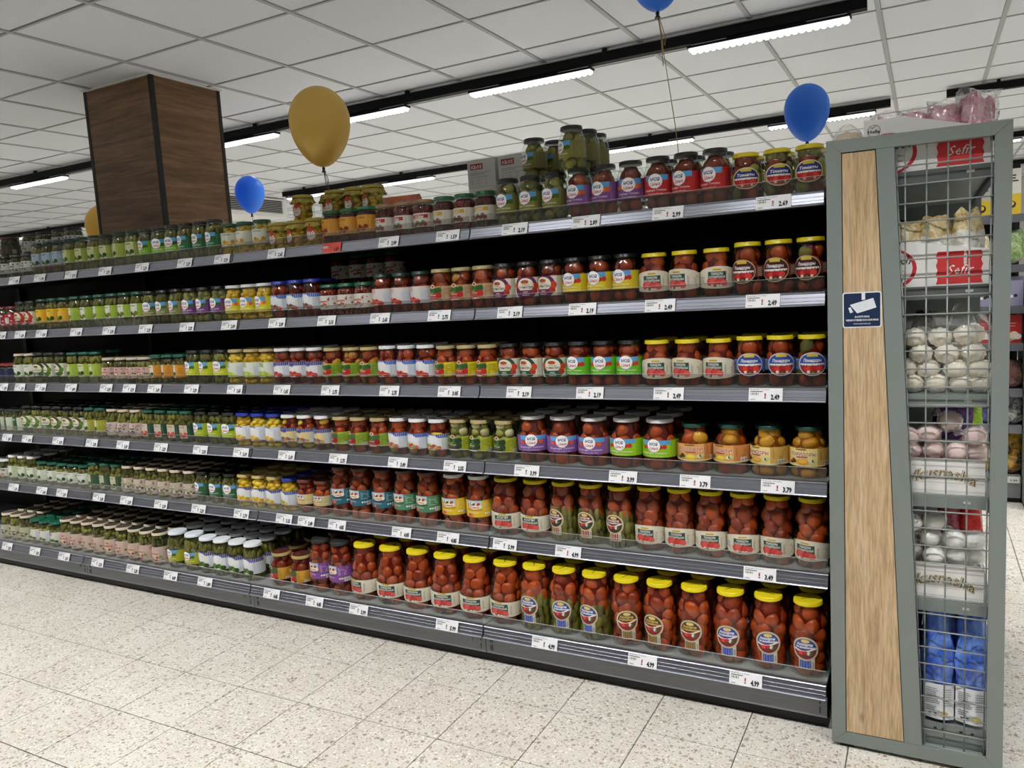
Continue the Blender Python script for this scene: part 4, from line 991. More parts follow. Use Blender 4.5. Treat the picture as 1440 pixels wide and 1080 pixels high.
TAGS = {
1:[(1.092,'2.69'),(0.761,'2.99'),(0.471,'2.89'),(0.193,'2.19'),(-0.095,'1.59'),(-0.373,'2.09'),(-0.666,'1.69'),(-0.979,'2.65'),(-1.312,'3.29'),(-1.561,'2.29'),(-1.867,'2.29'),(-2.152,'2.39'),(-2.435,'2.39'),(-2.710,'1.99'),(-2.948,'1.99')],
2:[(1.055,'2.49'),(0.723,'2.49'),(0.443,'2.19'),(0.153,'2.19'),(-0.158,'2.75'),(-0.445,'2.65'),(-0.727,'2.15'),(-1.012,'2.09'),(-1.309,'2.09'),(-1.593,'2.29'),(-1.892,'2.29'),(-2.178,'2.39'),(-2.450,'2.49'),(-2.760,'2.39'),(-2.961,'2.39'),(-3.150,'1.99')],
3:[(1.058,'2.49'),(0.742,'2.49'),(0.456,'2.19'),(0.172,'2.19'),(-0.136,'3.05'),(-0.426,'2.75'),(-0.740,'2.75'),(-1.020,'1.65'),(-1.314,'2.65'),(-1.607,'2.29'),(-1.876,'2.69'),(-2.070,'2.29'),(-2.256,'2.59'),(-2.556,'2.69'),(-2.831,'2.29'),(-3.029,'2.39'),(-3.199,'2.39')],
4:[(1.090,'3.79'),(0.823,'3.79'),(0.567,'3.99'),(0.186,'3.99'),(-0.133,'2.55'),(-0.411,'3.49'),(-0.729,'2.75'),(-1.029,'2.69'),(-1.315,'2.69'),(-1.590,'2.29'),(-1.878,'2.29'),(-2.174,'2.29'),(-2.433,'2.39'),(-2.733,'2.39'),(-3.026,'2.39'),(-3.226,'2.39')],
5:[(1.028,'3.49'),(0.340,'4.99'),(0.072,'5.99'),(-0.189,'4.85'),(-0.420,'4.05'),(-0.767,'4.85'),(-0.947,'2.49'),(-1.081,'3.15'),(-1.354,'2.79'),(-1.648,'2.29'),(-1.927,'2.39'),(-2.199,'2.39'),(-2.429,'2.39'),(-2.759,'2.39'),(-2.950,'2.49'),(-3.229,'2.19')],
6:[(0.993,'4.99'),(0.643,'4.99'),(0.266,'4.99'),(-0.164,'5.99'),(-0.609,'5.99'),(-0.855,'4.85'),(-1.112,'4.45'),(-1.549,'1.89'),(-1.795,'4.49'),(-2.084,'2.29'),(-2.373,'2.29'),(-2.666,'2.39'),(-2.938,'2.39'),(-3.212,'2.39')],
}
SHELF = {1: 'top shelf', 2: 'second shelf', 3: 'third shelf', 4: 'fourth shelf', 5: 'fifth shelf', 6: 'bottom shelf'}
NUM = {1: 'one', 2: 'two', 3: 'three', 4: 'four', 5: 'five', 6: 'six'}
ORD = {1: ['single'], 2: ['left', 'right'], 3: ['leftmost', 'middle', 'rightmost'], 4: ['leftmost', 'second', 'third', 'rightmost'], 5: ['leftmost', 'second', 'middle', 'fourth', 'rightmost'], 6: ['leftmost', 'second', 'third', 'fourth', 'fifth', 'rightmost']}
def spread(items):
    """pushes neighbours on one shelf apart until no two jars overlap"""
    items.sort(key=lambda a: a[0])
    for _ in range(60):
        for a, b in zip(items, items[1:]):
            d = a[1]+b[1]+.0012-(b[0]-a[0])
            if d > 0: a[0] -= d/2; b[0] += d/2
    return items
seen_runs = {}
ROWS = {1: 1, 2: 2, 3: 2, 4: 3, 5: 3, 6: 4}
POS = {}
for s in range(1, 7):
    items = []
    for rs, key, xs in RUNS:
        if rs != s: continue
        rid = (s, key, xs[0])
        sfx = ''
        if (s, key) in seen_runs: sfx = ' farther left'
        seen_runs[(s, key)] = 1
        for i, x in enumerate(xs): items.append([x, K[key][0][0], key, i, len(xs), sfx])
    spread(items)
    over = items[-1][0]+items[-1][1]-1.236
    if over > 0:
        items[-1][0] -= over
        for i in range(len(items)-1, 0, -1):
            d = items[i][1]+items[i-1][1]+.0012-(items[i][0]-items[i-1][0])
            if d > 0: items[i-1][0] -= d
    z = ZS[s-1]; f = .02 if s < 6 else -.066
    POS[s] = items
    for x, R, key, i, n, sfx in items:
        k = kind(key); o = ORD[n][i]; sh = k.short
        if n == 1: lab = '%s jar on the %s' % (sh, SHELF[s])
        else: lab = '%s of %s %s jars%s, %s' % (o, NUM[n], sh, sfx, SHELF[s])
        grp = '%s jars%s on the %s' % (sh, sfx, SHELF[s])
        put_jar(key, x, f+R+R_.uniform(0, .004), z, lab, grp, x > -.72 and (s != 5 or x > -.85), R_.randrange(2), R_.uniform(-.32, .32))
        rows = ROWS[s]
        if key in ('bean_white2', 'navy', 'small_white', 'dkgreen2', 'cloth', 'zebra'): rows = min(rows, 2 if s > 1 else 1)
        if s == 1: rows = 2 if x > .7 else 1
        if s == 6 and x > -1.2: rows = 2 if R > .059 else 3
        if s == 4 and x > .8: rows = 1
        if s == 2 and x > .3: rows = 1
        if s in (1,) and x > .7: rows = 2
        for r in range(2, rows+1):
            yy = f+R+(r-1)*(2*R+.003)
            if yy+R > .47: continue
            put_back(key, x+R_.uniform(-.001, .001), yy, z, '%s row jar behind the %s %s jar%s, %s' % ({2: 'second', 3: 'third', 4: 'fourth'}[r], o, sh, sfx, SHELF[s]), 'back row '+grp)
# second layers
def at(key): return kind(key)
zt = ZS[0]+.170+.0005
for x, y, lab in ((.198, .174, 'left stacked olive-label jar standing above the olive-label row'), (.240, .272, 'rear stacked olive-label jar between the other stacked olive jars'), (.397, .072, 'front stacked olive-label jar, tallest on top of the shelf'), (.412, .172, 'stacked olive-label jar just behind the front stacked one'), (.411, .270, 'rearmost stacked olive-label jar at the right of its stack')):
    put_jar('mc_olive_short', x, y, zt, lab, 'stacked olive-label jars above the top shelf', False, 1, R_.uniform(-.9, -.2) if y > .1 else -.7)
for i, (x, y) in enumerate(((.198, .174), (.240, .272), (.412, .172), (.411, .270))):
    put_back('mc_olive', x, y, ZS[0], '%s hidden olive-label jar carrying the stacked jars, top shelf' % NTH[i], 'olive jars under the stack')
for i, (x, y, nm) in enumerate(((-.955, .155, 'leftmost'), (-.862, .235, 'rear second'), (-.765, .155, 'middle'), (-.658, .155, 'fourth'), (-.560, .155, 'rightmost'))):
    put_back('cloth', x, y, ZS[0], '%s hidden lower cloth-topped jar under the stacked ones' % nm, 'lower cloth-topped jars behind')
    put_jar('cloth', x, y, ZS[0]+.119, '%s of five stacked cloth-topped green pickle jars, upper layer' % nm, 'stacked cloth-topped jars', False, i % 2, R_.uniform(-.3, .3))
zz = ZS[0]
for i, (key, x, lab) in enumerate((('far_dark', -3.30, 'dark red-lidded stacked jar at the far left'), ('zebra', -3.09, 'dark stacked jar with grey label side, left one'), ('zebra', -2.95, 'dark stacked jar with grey label side, right one'), ('zebra', -2.80, 'left small dark stacked jar left of the column'), ('zebra', -2.685, 'right small dark stacked jar left of the column'))):
    put_back('zebra', x, .19, zz, '%s hidden lower olive jar at the far left, top shelf' % NTH[i], 'hidden lower olive jars')
    put_back(key, x, .19, zz+.1255, lab, 'stacked dark jars at the far left')
# dim jars stacked at the back of the second shelf
for i, x in enumerate((-.872, -.767, -.668, -.566)):
    put_back('bean_white2', x, .28, ZS[1], '%s hidden bean jar at the back of the second shelf' % ['first', 'second', 'third', 'fourth'][i], 'hidden bean jars')
    put_back('bean_white2', x, .28, ZS[1]+.1325, '%s dim grey-label jar stacked at the back, second shelf' % ['leftmost', 'second', 'third', 'rightmost'][i], 'dim stacked bean jars')

# ------------------------------------------------------------------ price tags
cnt = {}
for s, L in TAGS.items():
    for x, price in L:
        it = min(POS[s], key=lambda a: abs(a[0]-x)); cnt.setdefault((s, it[2], it[5]), []).append(x)
for s, L in TAGS.items():
    f = -.0055 if s < 6 else -.0935
    for x, price in L:
        it = min(POS[s], key=lambda a: abs(a[0]-x)); sh = K[it[2]][4]          # run standing above the tag
        same = sorted(cnt[(s, it[2], it[5])]); o = ''
        if len(same) > 1: o = ORD[len(same)][same.index(x)]+' '
        red = (s == 1 and price == '1.69')
        base = '%s%s price tag reading %s below %s jars%s, %s' % (o, 'red' if red else 'white', price, sh, it[5], SHELF[s])
        if len(base.split()) > 15: base = base.replace(' reading', '')
        w, h = .100, .0425; z = ZS[s-1]-.0008
        w = .104 if x > -.2 else .098
        b = MB(); b.box(-w/2, w/2, -.0008, 0, -h, 0, mat('#e0483c' if red else '#f6f7fa', .4, 0, .5, .8)); 
        t = b.build('price_tag', None, (x, f-.0012, z)); tag(t, base, 'price tag', 'shelf price tags')
        t.rotation_euler = (-math.atan(RT), R_.uniform(-.012, .012), 0)
        p = Print()
        p.text('Eingelegte '+('Tomaten' if 'tomato' in sh else 'Gurken' if 'gherkin' in sh else 'Gemüse'), -w*.17, -h*.15, '#33363c', w=w*.56, size=h*.13)
        p.lines(-w*.45, -w*.05, -h*.30, -h*.20, 1, '#55585e', .6)
        p.barcode(-w*.45, -w*.20, -h*.55, -h*.33, 8)
        p.rect(-w*.03, w*.015, -h*.66, -h*.40, '#b04a3a' if x > .3 else '#5a4a4a'); p.rect(-w*.035, w*.02, -h*.80, -h*.72, '#3a3a3a')
        p.lines(-w*.44, -w*.25, -h*.88, -h*.80, 1, '#8a8c90', .5)
        p.text(price, w*.29, -h*.86, '#101012', w=w*.26, size=h*.52, bold=.05)
        b = MB(); p.flat(b, lambda s_, h_, l: (s_, -.0008-l, h_)); b.build('print', t)
# ------------------------------------------------------------------ end cap unit with its wood and wire side panel
EX0, EX1, EY = 1.258, 1.700, -.150
t = tag(empty('end_cap_shelf', (0, 0, 0)), 'grey end cap shelf unit with oak strip and wire mesh side panel', 'shelf')
ENDCAP = t
def ring_frame(outer, inner, y0, y1, m, bev=.0015):
    """flat frame: outer outline with an opening, extruded along y"""
    b = MB(); n = len(outer)
    vs = [(x, y, z) for y in (y0, y1) for loop in (outer, inner) for x, z in loop]
    fs = []
    for i in range(n):
        j = (i+1) % n
        fs += [(i, j, n+j, n+i), (2*n+j, 2*n+i, 3*n+i, 3*n+j), (j, i, 2*n+i, 2*n+j), (n+i, n+j, 3*n+j, 3*n+i)]
    b.add(vs, fs, m); return b
zb, zt_ = .012, 1.797; sh_ = -.010      # the unit stands very slightly lower at its right end
o = [(EX0, zb), (EX1, zb), (EX1, zt_-.006), (EX0, zt_)]
i_ = [(1.298, .050), (1.660, .056), (1.660, 1.757), (1.298, 1.761)]
y0, y1 = EY, EY+.028
for nm, pts in (('frame_stile', [o[0], i_[0], i_[3], o[3]]), ('frame_stile', [o[1], o[2], i_[2], i_[1]]), ('frame_rail', [o[3], i_[3], i_[2], o[2]]), ('frame_rail', [o[0], o[1], i_[1], i_[0]]), ('slanted_divider', [(1.456, .0525), (1.502, .0535), (1.429, 1.7595), (1.3845, 1.7600)])):
    if nm != 'slanted_divider' or True:
        a = sum(pts[k][0]*pts[(k+1) % 4][1]-pts[(k+1) % 4][0]*pts[k][1] for k in range(4))
        if a < 0: pts = pts[::-1]
        c = (sum(p[0] for p in pts)/4, sum(p[1] for p in pts)/4)
        pts = [(x+math.copysign(.00035, c[0]-x), z+math.copysign(.00035, c[1]-z)) for x, z in pts]
        b = MB(); b.prism_y(pts, y0, y1, M_GREY); b.build(nm, t)
b = MB(); b.prism_y([(1.3000, .0525), (1.4535, .0550), (1.3825, 1.7570), (1.3000, 1.7580)], EY+.0015, EY+.012, M_OAK); b.build('oak_strip', t)
b = MB(); b.prism_y([(1.2985, .051), (1.456, .0535), (1.3845, 1.7595), (1.2985, 1.7605)], EY+.0125, EY+.027, M_BLACK); b.build('backing_board', t)
wm_ = empty('wire_mesh', (0, 0, 0)); wm_.parent = t
wr = .0021; wy = EY+.010
M_WIRE = mat('#8d9491', .4, .2, name='wire_grey')
def xl(z): return 1.502+(1.429-1.502)*(z-.0535)/(1.7595-.0535)
for x in (1.456, 1.507, 1.557, 1.607, 1.655):
    z0 = .056; z1 = 1.757
    lo = .056
    if x < 1.502: lo = .0535+(1.502-x)/(1.502-1.429)*(1.7595-.0535)+.002
    b = MB(); b.tube([(x, wy, max(lo, z0)), (x, wy, z1)], wr, M_WIRE, 8); b.build('wire', wm_)
b = MB(); b.tube([(xl(.058)+.003, wy+.002, .058), (xl(1.755)+.003, wy+.002, 1.755)], wr, M_WIRE, 8); b.build('wire', wm_)
for k in range(34):
    z = .053+.05*k+.0025
    if z > 1.75: break
    b = MB(); b.tube([(xl(z)+.001, wy-.0038, z), (1.6595, wy-.0038, z)], wr, M_WIRE, 8); b.build('wire', wm_)
for z in (.062, 1.752):
    b = MB(); b.box(1.652, 1.660, EY+.012, EY+.024, z-.005, z+.005, M_INK); b.build('clip', t)
# body: back board, far side panel, shelves with brackets, plinth
b = MB(); b.box(1.262, 1.290, EY+.030, .92, .02, 1.70, M_BACK); b.build('back_panel', t)
b = MB(); b.box(1.262, 1.69, .93, .955, .012, 1.79, M_GREY); b.build('far_side_panel', t)
ES = [1.694, 1.380, 1.081, .795, .488]
M_BRK = mat('#5c615e', .5, name='bracket_grey'); M_ESH = mat('#858b89', .5)
for k, z in enumerate(ES):
    b = MB(); b.box(1.292, 1.655, EY+.045, .915, z-.026, z-.0005, M_ESH); sh = b.build('shelf', t)
    b = MB(); b.prism_y([(1.292, z-.038), (1.655, z-.034), (1.655, z-.0005), (1.292, z-.0005)], EY+.034, EY+.044, M_BRK if k < 2 else M_GREY); b.build('bracket', sh)
    b = MB(); b.prism_y([(1.656, z-.040), (1.668, z-.043), (1.672, z-.004), (1.656, z-.002)], EY+.036, .915, M_RAIL); b.build('price_rail', sh)
    b = MB(); b.box(1.600, 1.618, EY+.0325, EY+.0338, z-.020, z-.013, mat('#b9bcba', .4)); b.build('hook', sh)
b = MB(); b.box(1.292, 1.66, EY+.034, .915, .09, .117, M_ESH); b.build('base_shelf', t)
b = MB(); b.box(1.64, 1.66, EY+.034, .915, .03, .09, M_GREY); b.build('kick_panel', t)
b = MB(); b.box(1.44, 1.664, EY+.032, EY+.036, .022, .116, M_GREY); b.box(1.44, 1.664, EY+.029, EY+.032, .074, .080, M_GREY); b.build('side_plate', t)
for x in (1.535, 1.556, 1.600, 1.628):
    b = MB(); b.box(x-.004, x+.004, EY+.0312, EY+.0322, .098, .104, M_INK); b.build('slot', t)
for x in (1.30, 1.64):
    b = MB(); b.box(x-.02, x+.02, EY+.01, EY+.05, 0, .03, M_BLACK); b.build('foot', t)

# CCTV notice stuck on the oak strip
sg = tag(empty('warning_sign', (1.348, EY+.0013, 1.3245)), 'blue and white camera surveillance warning sticker on the oak strip', 'sign')
def rrect(w, h, r, n=5):
    pts = []
    for cx, cy, a in ((w-r, h-r, 0), (-w+r, h-r, .5*PI), (-w+r, -h+r, PI), (w-r, -h+r, 1.5*PI)):
        pts += [(cx+r*math.cos(a+.5*PI*i/n), cy+r*math.sin(a+.5*PI*i/n)) for i in range(n+1)]
    return pts
b = MB(); b.prism_y(rrect(.0500, .0500, .006), -.0006, 0, mat('#eef0f2', .35)); b.build('sticker', sg)
p = Print(); p.poly(rrect(.0468, .0468, .004), '#13294f'); p.rect(-.0005, .0085, .028, .0468, '#e6ebf2')
p.poly([(.029, .032), (.037, .0055), (-.012, -.0095), (-.031, .0150)], '#e3e9f1'); p.poly([(-.0290, .0085), (-.0350, .0065), (-.0305, -.0085), (-.0225, -.006)], '#e3e9f1')
p.text('ACHTUNG', 0, -.0215, '#f2f5fa', w=.038, size=.0072, bold=.03); p.text('VIDEOÜBERWACHUNG', 0, -.0310, '#f2f5fa', w=.084, size=.0072, bold=.03); p.text('WWW.AMCOMO.DE', 0, -.0405, '#d9e2f0', w=.044, size=.0044, bold=.03)
b = MB(); p.flat(b, lambda s, h, l: (s, -.0006-l, h)); b.build('print', sg)

# display trays
M_CARD = mat('#ecebe8', .55, name='white_carton')
def side_print(p, kindn, L, H0, H1):
    if kindn == 'sefir':
        x0, x1, z1 = .178, .288, H0
        top = lambda x: H0+(H1-H0)*max(0, (x-.10))/(L-.10)-.004 if x > .10 else H0-.003
        pts = [(x0, .004)]; n = 7
        zz_ = min(.092, top(x0)); zr = min(.092, top(x1)) 
        pts = []
        for i in range(n+1): pts.append((x0+(.004 if i % 2 else 0), .004+(zz_-.004)*i/n))
        left = pts; right = [(x1-(.004 if i % 2 else 0), .004+(zr-.004)*i/n) for i in range(n+1)]
        p.poly(left[::-1]+right, '#cf3a3c')
        p.text('Sefir', .236, .030, '#f6efe9', w=.064, size=.036, shear=.35)
        # oval ring with script lettering at the left end
        n = 26; p.layer += 1
        a = [(.060+.072*math.cos(2*PI*i/n), .052+.058*math.sin(2*PI*i/n)) for i in range(n)]; c = [(.058+.064*math.cos(2*PI*i/n), .053+.052*math.sin(2*PI*i/n)) for i in range(n)]
        keep = [i for i in range(n) if a[i][0] > .002 and a[(i+1) % n][0] > .002 and c[i][0] > .002 and c[(i+1) % n][0] > .002]
        for i in keep:
            j = (i+1) % n; p.items.append(([c[i], a[i], a[j], c[j]], [(0, 1, 2, 3)], '#c42f36', p.layer))
        p.text('sch', .098, .064, '#1c1a1a', w=.040, size=.034, shear=.4, bold=.01); p.text('von Herz', .085, .042, '#2a2a2a', w=.04, size=.010, shear=.3); p.text('zu Herz', .080, .028, '#2a2a2a', w=.034, size=.010, shear=.3)
        n = 18; p.layer += 1
        if H0 > .13:
            a = [(.026+.0165*math.cos(2*PI*i/n), H0-.030+.0165*math.sin(2*PI*i/n)) for i in range(n)]; c = [(.026+.0155*math.cos(2*PI*i/n), H0-.030+.0155*math.sin(2*PI*i/n)) for i in range(n)]
            for i in range(n):
                j = (i+1) % n; p.items.append(([c[i], a[i], a[j], c[j]], [(0, 1, 2, 3)], '#2a2e2a', p.layer))
            p.text('Hefia', .026, H0-.036, '#232823', w=.030, size=.013, bold=.02)
            p.poly([(.019, H0-.020), (.022, H0-.024), (.033, H0-.0155), (.0325, H0-.0145), (.0222, H0-.0222), (.0197, H0-.0190)], '#232823')
    else:
        for i in range(4): p.rect(.0, L, .010+.024*i, .013+.024*i, '#d9d8d4')
        for col, bo, dz in (('#5a4a22', .040, 0), ('#f4ecd4', .022, 0), ('#77653a', .0, 0)):
            p.text('Vkusnasha',   .106, .050+dz, col, w=.168, size=.044, shear=.25, bold=bo, arc=3.2)
            p.layer += 1
def tray(name, x0, L, y0, wd, z, H0, H1, prn, label, grp):
    t = tag(empty(name, (x0, y0, z)), label, 'display box', grp)
    e = .003
    prof = [(0, 0), (L, 0), (L, H1), (.10, H0-.001) if H0 != H1 else (L*.5, H0), (0, H0)]
    for yy in (0, wd-e):
        b = MB(); b.prism_y(prof, yy, yy+e, M_CARD); b.build('side_flap', t)
    b = MB(); b.box(0, e, e, wd-e, 0, H0, M_CARD); b.build('back_flap', t)
    b = MB(); b.box(L-e, L, e, wd-e, 0, H1*.8, M_CARD); b.build('front_flap', t)
    b = MB(); b.box(e, L-e, e, wd-e, 0, e, M_CARD); b.build('base', t)
    p = Print(); side_print(p, prn, L, H0, H1); b = MB(); p.flat(b, lambda s, h, l: (s, -l, h)); b.build('print', t)
    return t
tray('display_tray', 1.352, .302, -.108, .30, ES[0], .150, .092, 'sefir', 'white tray with red Sefir stamp on the end cap top', 'white Sefir trays')
tray('display_tray', 1.352, .302, -.108, .30, ES[1], .128, .092, 'sefir', 'white tray with red Sefir stamp, second end cap shelf', 'white Sefir trays')
tray('display_box', 1.440, .212, -.106, .30, ES[3], .100, .100, 'vk', 'white ribbed carton with gold script holding pink sweets', 'white ribbed cartons')
tray('display_box', 1.440, .212, -.106, .30, ES[4], .106, .106, 'vk', 'white ribbed carton with gold script holding white sweets', 'white ribbed cartons')

# bagged and wrapped sweets
def crinkle(seed, amp, fr):
    q = random.Random(seed); ws = [(Vector((q.uniform(-1, 1), q.uniform(-1, 1), q.uniform(-1, 1))).normalized()*q.uniform(.5, 1.6)*fr, q.uniform(0, 6.28)) for _ in range(7)]
    def fn(d):
        v = Vector(d); s = sum(abs(math.sin(v.dot(w)+p)) for w, p in ws)/7
        return 1+amp*(s-.6)
    return fn
def pouch_mesh(name, w, dp, h, seed, m, film=None, top=None, amp=.35, neck=.35, cut=.55):
    """soft crinkled bag, full below and pinched towards a gathered top"""
    q = random.Random(seed); seg, n = 22, 14; b = MB(); vs = []
    ph = [q.uniform(0, 6.28) for _ in range(6)]
    for i in range(n+1):
        tt = i/n; z = h*tt
        k = (math.sin(min(1, tt/.25)*PI/2)**.6) if tt < .25 else 1-(1-neck)*max(0, (tt-.5)/.5)**1.2
        dk = k if tt < .5 else k*(1-.55*(tt-.5)/.5)
        for j in range(seg):
            a = 2*PI*j/seg; r = 1+amp*.22*(math.sin(5*a+ph[0]+7*tt)+.7*math.sin(9*a+ph[1]-11*tt)+.6*math.sin(13*a+ph[2]+4*tt))*(.35+tt)
            sq = 1/max(abs(math.cos(a)), abs(math.sin(a)))**.55
            vs.append((w/2*k*r*sq*math.cos(a), dp/2*dk*r*sq*math.sin(a), z+.05*h*tt*math.sin(3*a+ph[3])*tt))
    fs = [(i*seg+j, i*seg+(j+1) % seg, (i+1)*seg+(j+1) % seg, (i+1)*seg+j) for i in range(n) for j in range(seg)]
    mm = top or m
    k2 = int(n*cut)*seg
    b.add(vs, fs[:k2], m, True); b.v = b.v; o = 0
    km = b.mi(mm)
    for f in fs[k2:]: b.f.append(f); b.m.append(km); b.smooth.append(True)
    b.f.append(tuple(range(seg-1, -1, -1))); b.m.append(0); b.smooth.append(False)
    b.f.append(tuple(range(n*seg, (n+1)*seg))); b.m.append(km); b.smooth.append(False)
    return b.mesh(name)
def mat_foil(name, c1, c2, rough=.25, spec=.8, sc=30, trans=0):
    m, nt, bb, out = nodes(name)
    tc = N(nt, 'ShaderNodeTexCoord'); no = N(nt, 'ShaderNodeTexNoise', Scale=float(sc), Detail=4.0, Distortion=2.0)
    nt.links.new(tc.outputs['Object'], no.inputs['Vector']); r = ramp(nt, no.outputs[0], [(.35, c1), (.65, c2)])
    nt.links.new(r.outputs[0], bb.inputs['Base Color']); bb.inputs['Roughness'].default_value = rough; bb.inputs['Specular IOR Level'].default_value = spec
    bb.inputs['Coat Weight'].default_value = .6; bb.inputs['Coat Roughness'].default_value = .1
    bp = N(nt, 'ShaderNodeBump', Strength=.6, Distance=.006); nt.links.new(no.outputs[0], bp.inputs['Height']); nt.links.new(bp.outputs[0], bb.inputs['Normal'])
    return m
M_PINKBAG = mat_foil('pink_sweets_in_film', '#b8546e', '#e8b8c4'); M_CREAMBAG = mat_foil('cream_sweets_in_film', '#cfc9ba', '#f0eee6'); M_GOLDFILM = mat_foil('gold_film', '#b08a3a', '#e8dcae')
M_BLUEBAG = mat_foil('blue_film', '#2a55c0', '#7ea6f0', .3, .6, 14); M_REDBAG = mat_foil('red_film', '#5a1014', '#a8202a'); M_PURBAG = mat_foil('purple_film', '#3a1a56', '#6a3488'); M_MAROON = mat_foil('maroon_film', '#2c0c10', '#5a1c20')
M_MARSH = mat('#f0ead9', .5, name='white_marshmallow'); M_PINKM = mat('#f2d8d4', .5, name='pink_marshmallow'); M_WHITEM = mat('#f4f3ee', .5, name='pale_marshmallow')
for i, (x, y, w, h) in enumerate(((1.408, -.056, .080, .152), (1.474, -.058, .084, .152), (1.541, -.058, .084, .160), (1.610, -.056, .080, .178))):
    t = link('sweets_bag', pouch_mesh('bag', w, .075, h, i+3, M_PINKBAG, amp=.55, neck=.95), None, (x, y, ES[0]+.004), (0, .12, .2*i))
    tag(t, '%s pink sweets bag in the tray on the end cap top' % ('leftmost', 'second', 'third', 'rightmost')[i], 'bag', 'pink sweets bags on the end cap top')
    link('film', pouch_mesh('film', w*1.10, .082, h*1.08, i+23, M_FILM, amp=.9, neck=1.0), t)
    t = link('sweets_bag', pouch_mesh('bag', w, .075, h*.98, i+33, M_PINKBAG, amp=.55, neck=.95), None, (x+.030-.01*i, y+.088, ES[0]+.004), (0, .1, .3*i))
    tag(t, '%s pink sweets bag in the second row on the end cap top' % ('leftmost', 'second', 'third', 'rightmost')[i], 'bag', 'pink sweets bags, second row')
for i, (x, y, h) in enumerate(((1.395, -.05, .165), (1.463, -.06, .172), (1.530, -.06, .182), (1.602, -.062, .195))):
    t = link('sweets_bag', pouch_mesh('bag', .078, .08, h, i+53, M_CREAMBAG, None, M_GOLDFILM, .5, .85, .78), None, (x, y, ES[1]+.004), (0, 0, .3*i))
    tag(t, '%s cream bag with gathered gold top in the lower Sefir tray' % ('leftmost', 'second', 'third', 'rightmost')[i], 'bag', 'cream and gold sweets bags')
for i, (x, y) in enumerate(((1.37, .06), (1.44, .07), (1.51, .06))):
    t = link('sweets_bag', pouch_mesh('bag', .075, .08, .185, i+63, M_MAROON, amp=.4), None, (x, y, ES[1]+.004)); tag(t, '%s dark maroon bag behind the cream and gold bags' % ('left', 'middle', 'right')[i], 'bag', 'maroon sweets bags')
# stack of ribbed white marshmallows in netting on the third shelf
mb_ = MB()
def ribs(d): return 1+.055*math.cos(11*math.atan2(d[2], d[0])+3*d[1])*(1-abs(d[1])**3)
mb_.blob((0, 0, 0), (1, .95, .95), M_MARSH, 56, 14, ribs); MARSH = mb_.mesh('marshmallow')
t = tag(empty('marshmallow_pack', (1.555, -.06, ES[2])), 'netted pack of ribbed white marshmallows stacked on the third end cap shelf', 'sweets')
MP = [(1.479, 1.237), (1.542, 1.236), (1.604, 1.24), (1.494, 1.192), (1.558, 1.190), (1.623, 1.193), (1.456, 1.150), (1.513, 1.148), (1.58, 1.147), (1.640, 1.146), (1.473, 1.106), (1.533, 1.105), (1.593, 1.105), (1.645, 1.105)]
for i, (x, z) in enumerate(MP):
    for row in range(2):
        if row and i % 2: continue
        link('marshmallow', MARSH, t, (x-1.555+(.02 if row else 0), R_.uniform(-.004, .004)+row*.062-.005*((i//3) % 2), z-ES[2]), (R_.uniform(-.3, .3), R_.uniform(-.3, .3), R_.uniform(-.2, .2)), (.0305, .0315, .0285))
b = MB(); q = random.Random(3)
def net(d): return 1+.03*math.sin(9*d[0]+4*d[2])+.03*math.sin(8*d[2]+5*d[1])
b.blob((.0, .025, .098), (.118, .088, .125), M_FILM, 26, 16, lambda d: net(d)*(1/max(abs(d[0]), abs(d[1]), abs(d[2])))**.6); b.build('film', t)
for i, (x, y, m_, lab) in enumerate(((1.40, .06, M_REDBAG, 'dark red sweets bag left behind the white marshmallow pack'), (1.50, .10, M_MAROON, 'dark maroon sweets bag behind the white marshmallow pack'), (1.60, .10, M_REDBAG, 'silver-topped red sweets bag behind the white marshmallow pack'))):
    t = link('sweets_bag', pouch_mesh('bag', .10, .08, .20+.015*i, 71+i, m_, None, M_FILM if i != 1 else None, .35), None, (x-.0, y+.03, ES[2])); tag(t, lab, 'bag', 'red sweets bags behind the marshmallows')
t = tag(empty('marshmallow_pack', (1.306, -.045, ES[0])), 'beige netted marshmallow pack at the left end of the end cap top', 'sweets')
M_BEIGE = mat('#cdb99f', .6, name='beige_marshmallow')
mb_ = MB(); mb_.blob((0, 0, 0), (1, 1, .85), M_BEIGE, 56, 14, ribs); me = mb_.mesh('marshmallow')
for z in (.036, .098): link('marshmallow', me, t, (0, 0, z), (R_.uniform(-.3, .3), .2, 0), (.046, .044, .046))
b = MB(); b.blob((0, 0, .070), (.050, .050, .088), M_FILM, 18, 12, crinkle(77, .1, 6)); b.build('film', t)
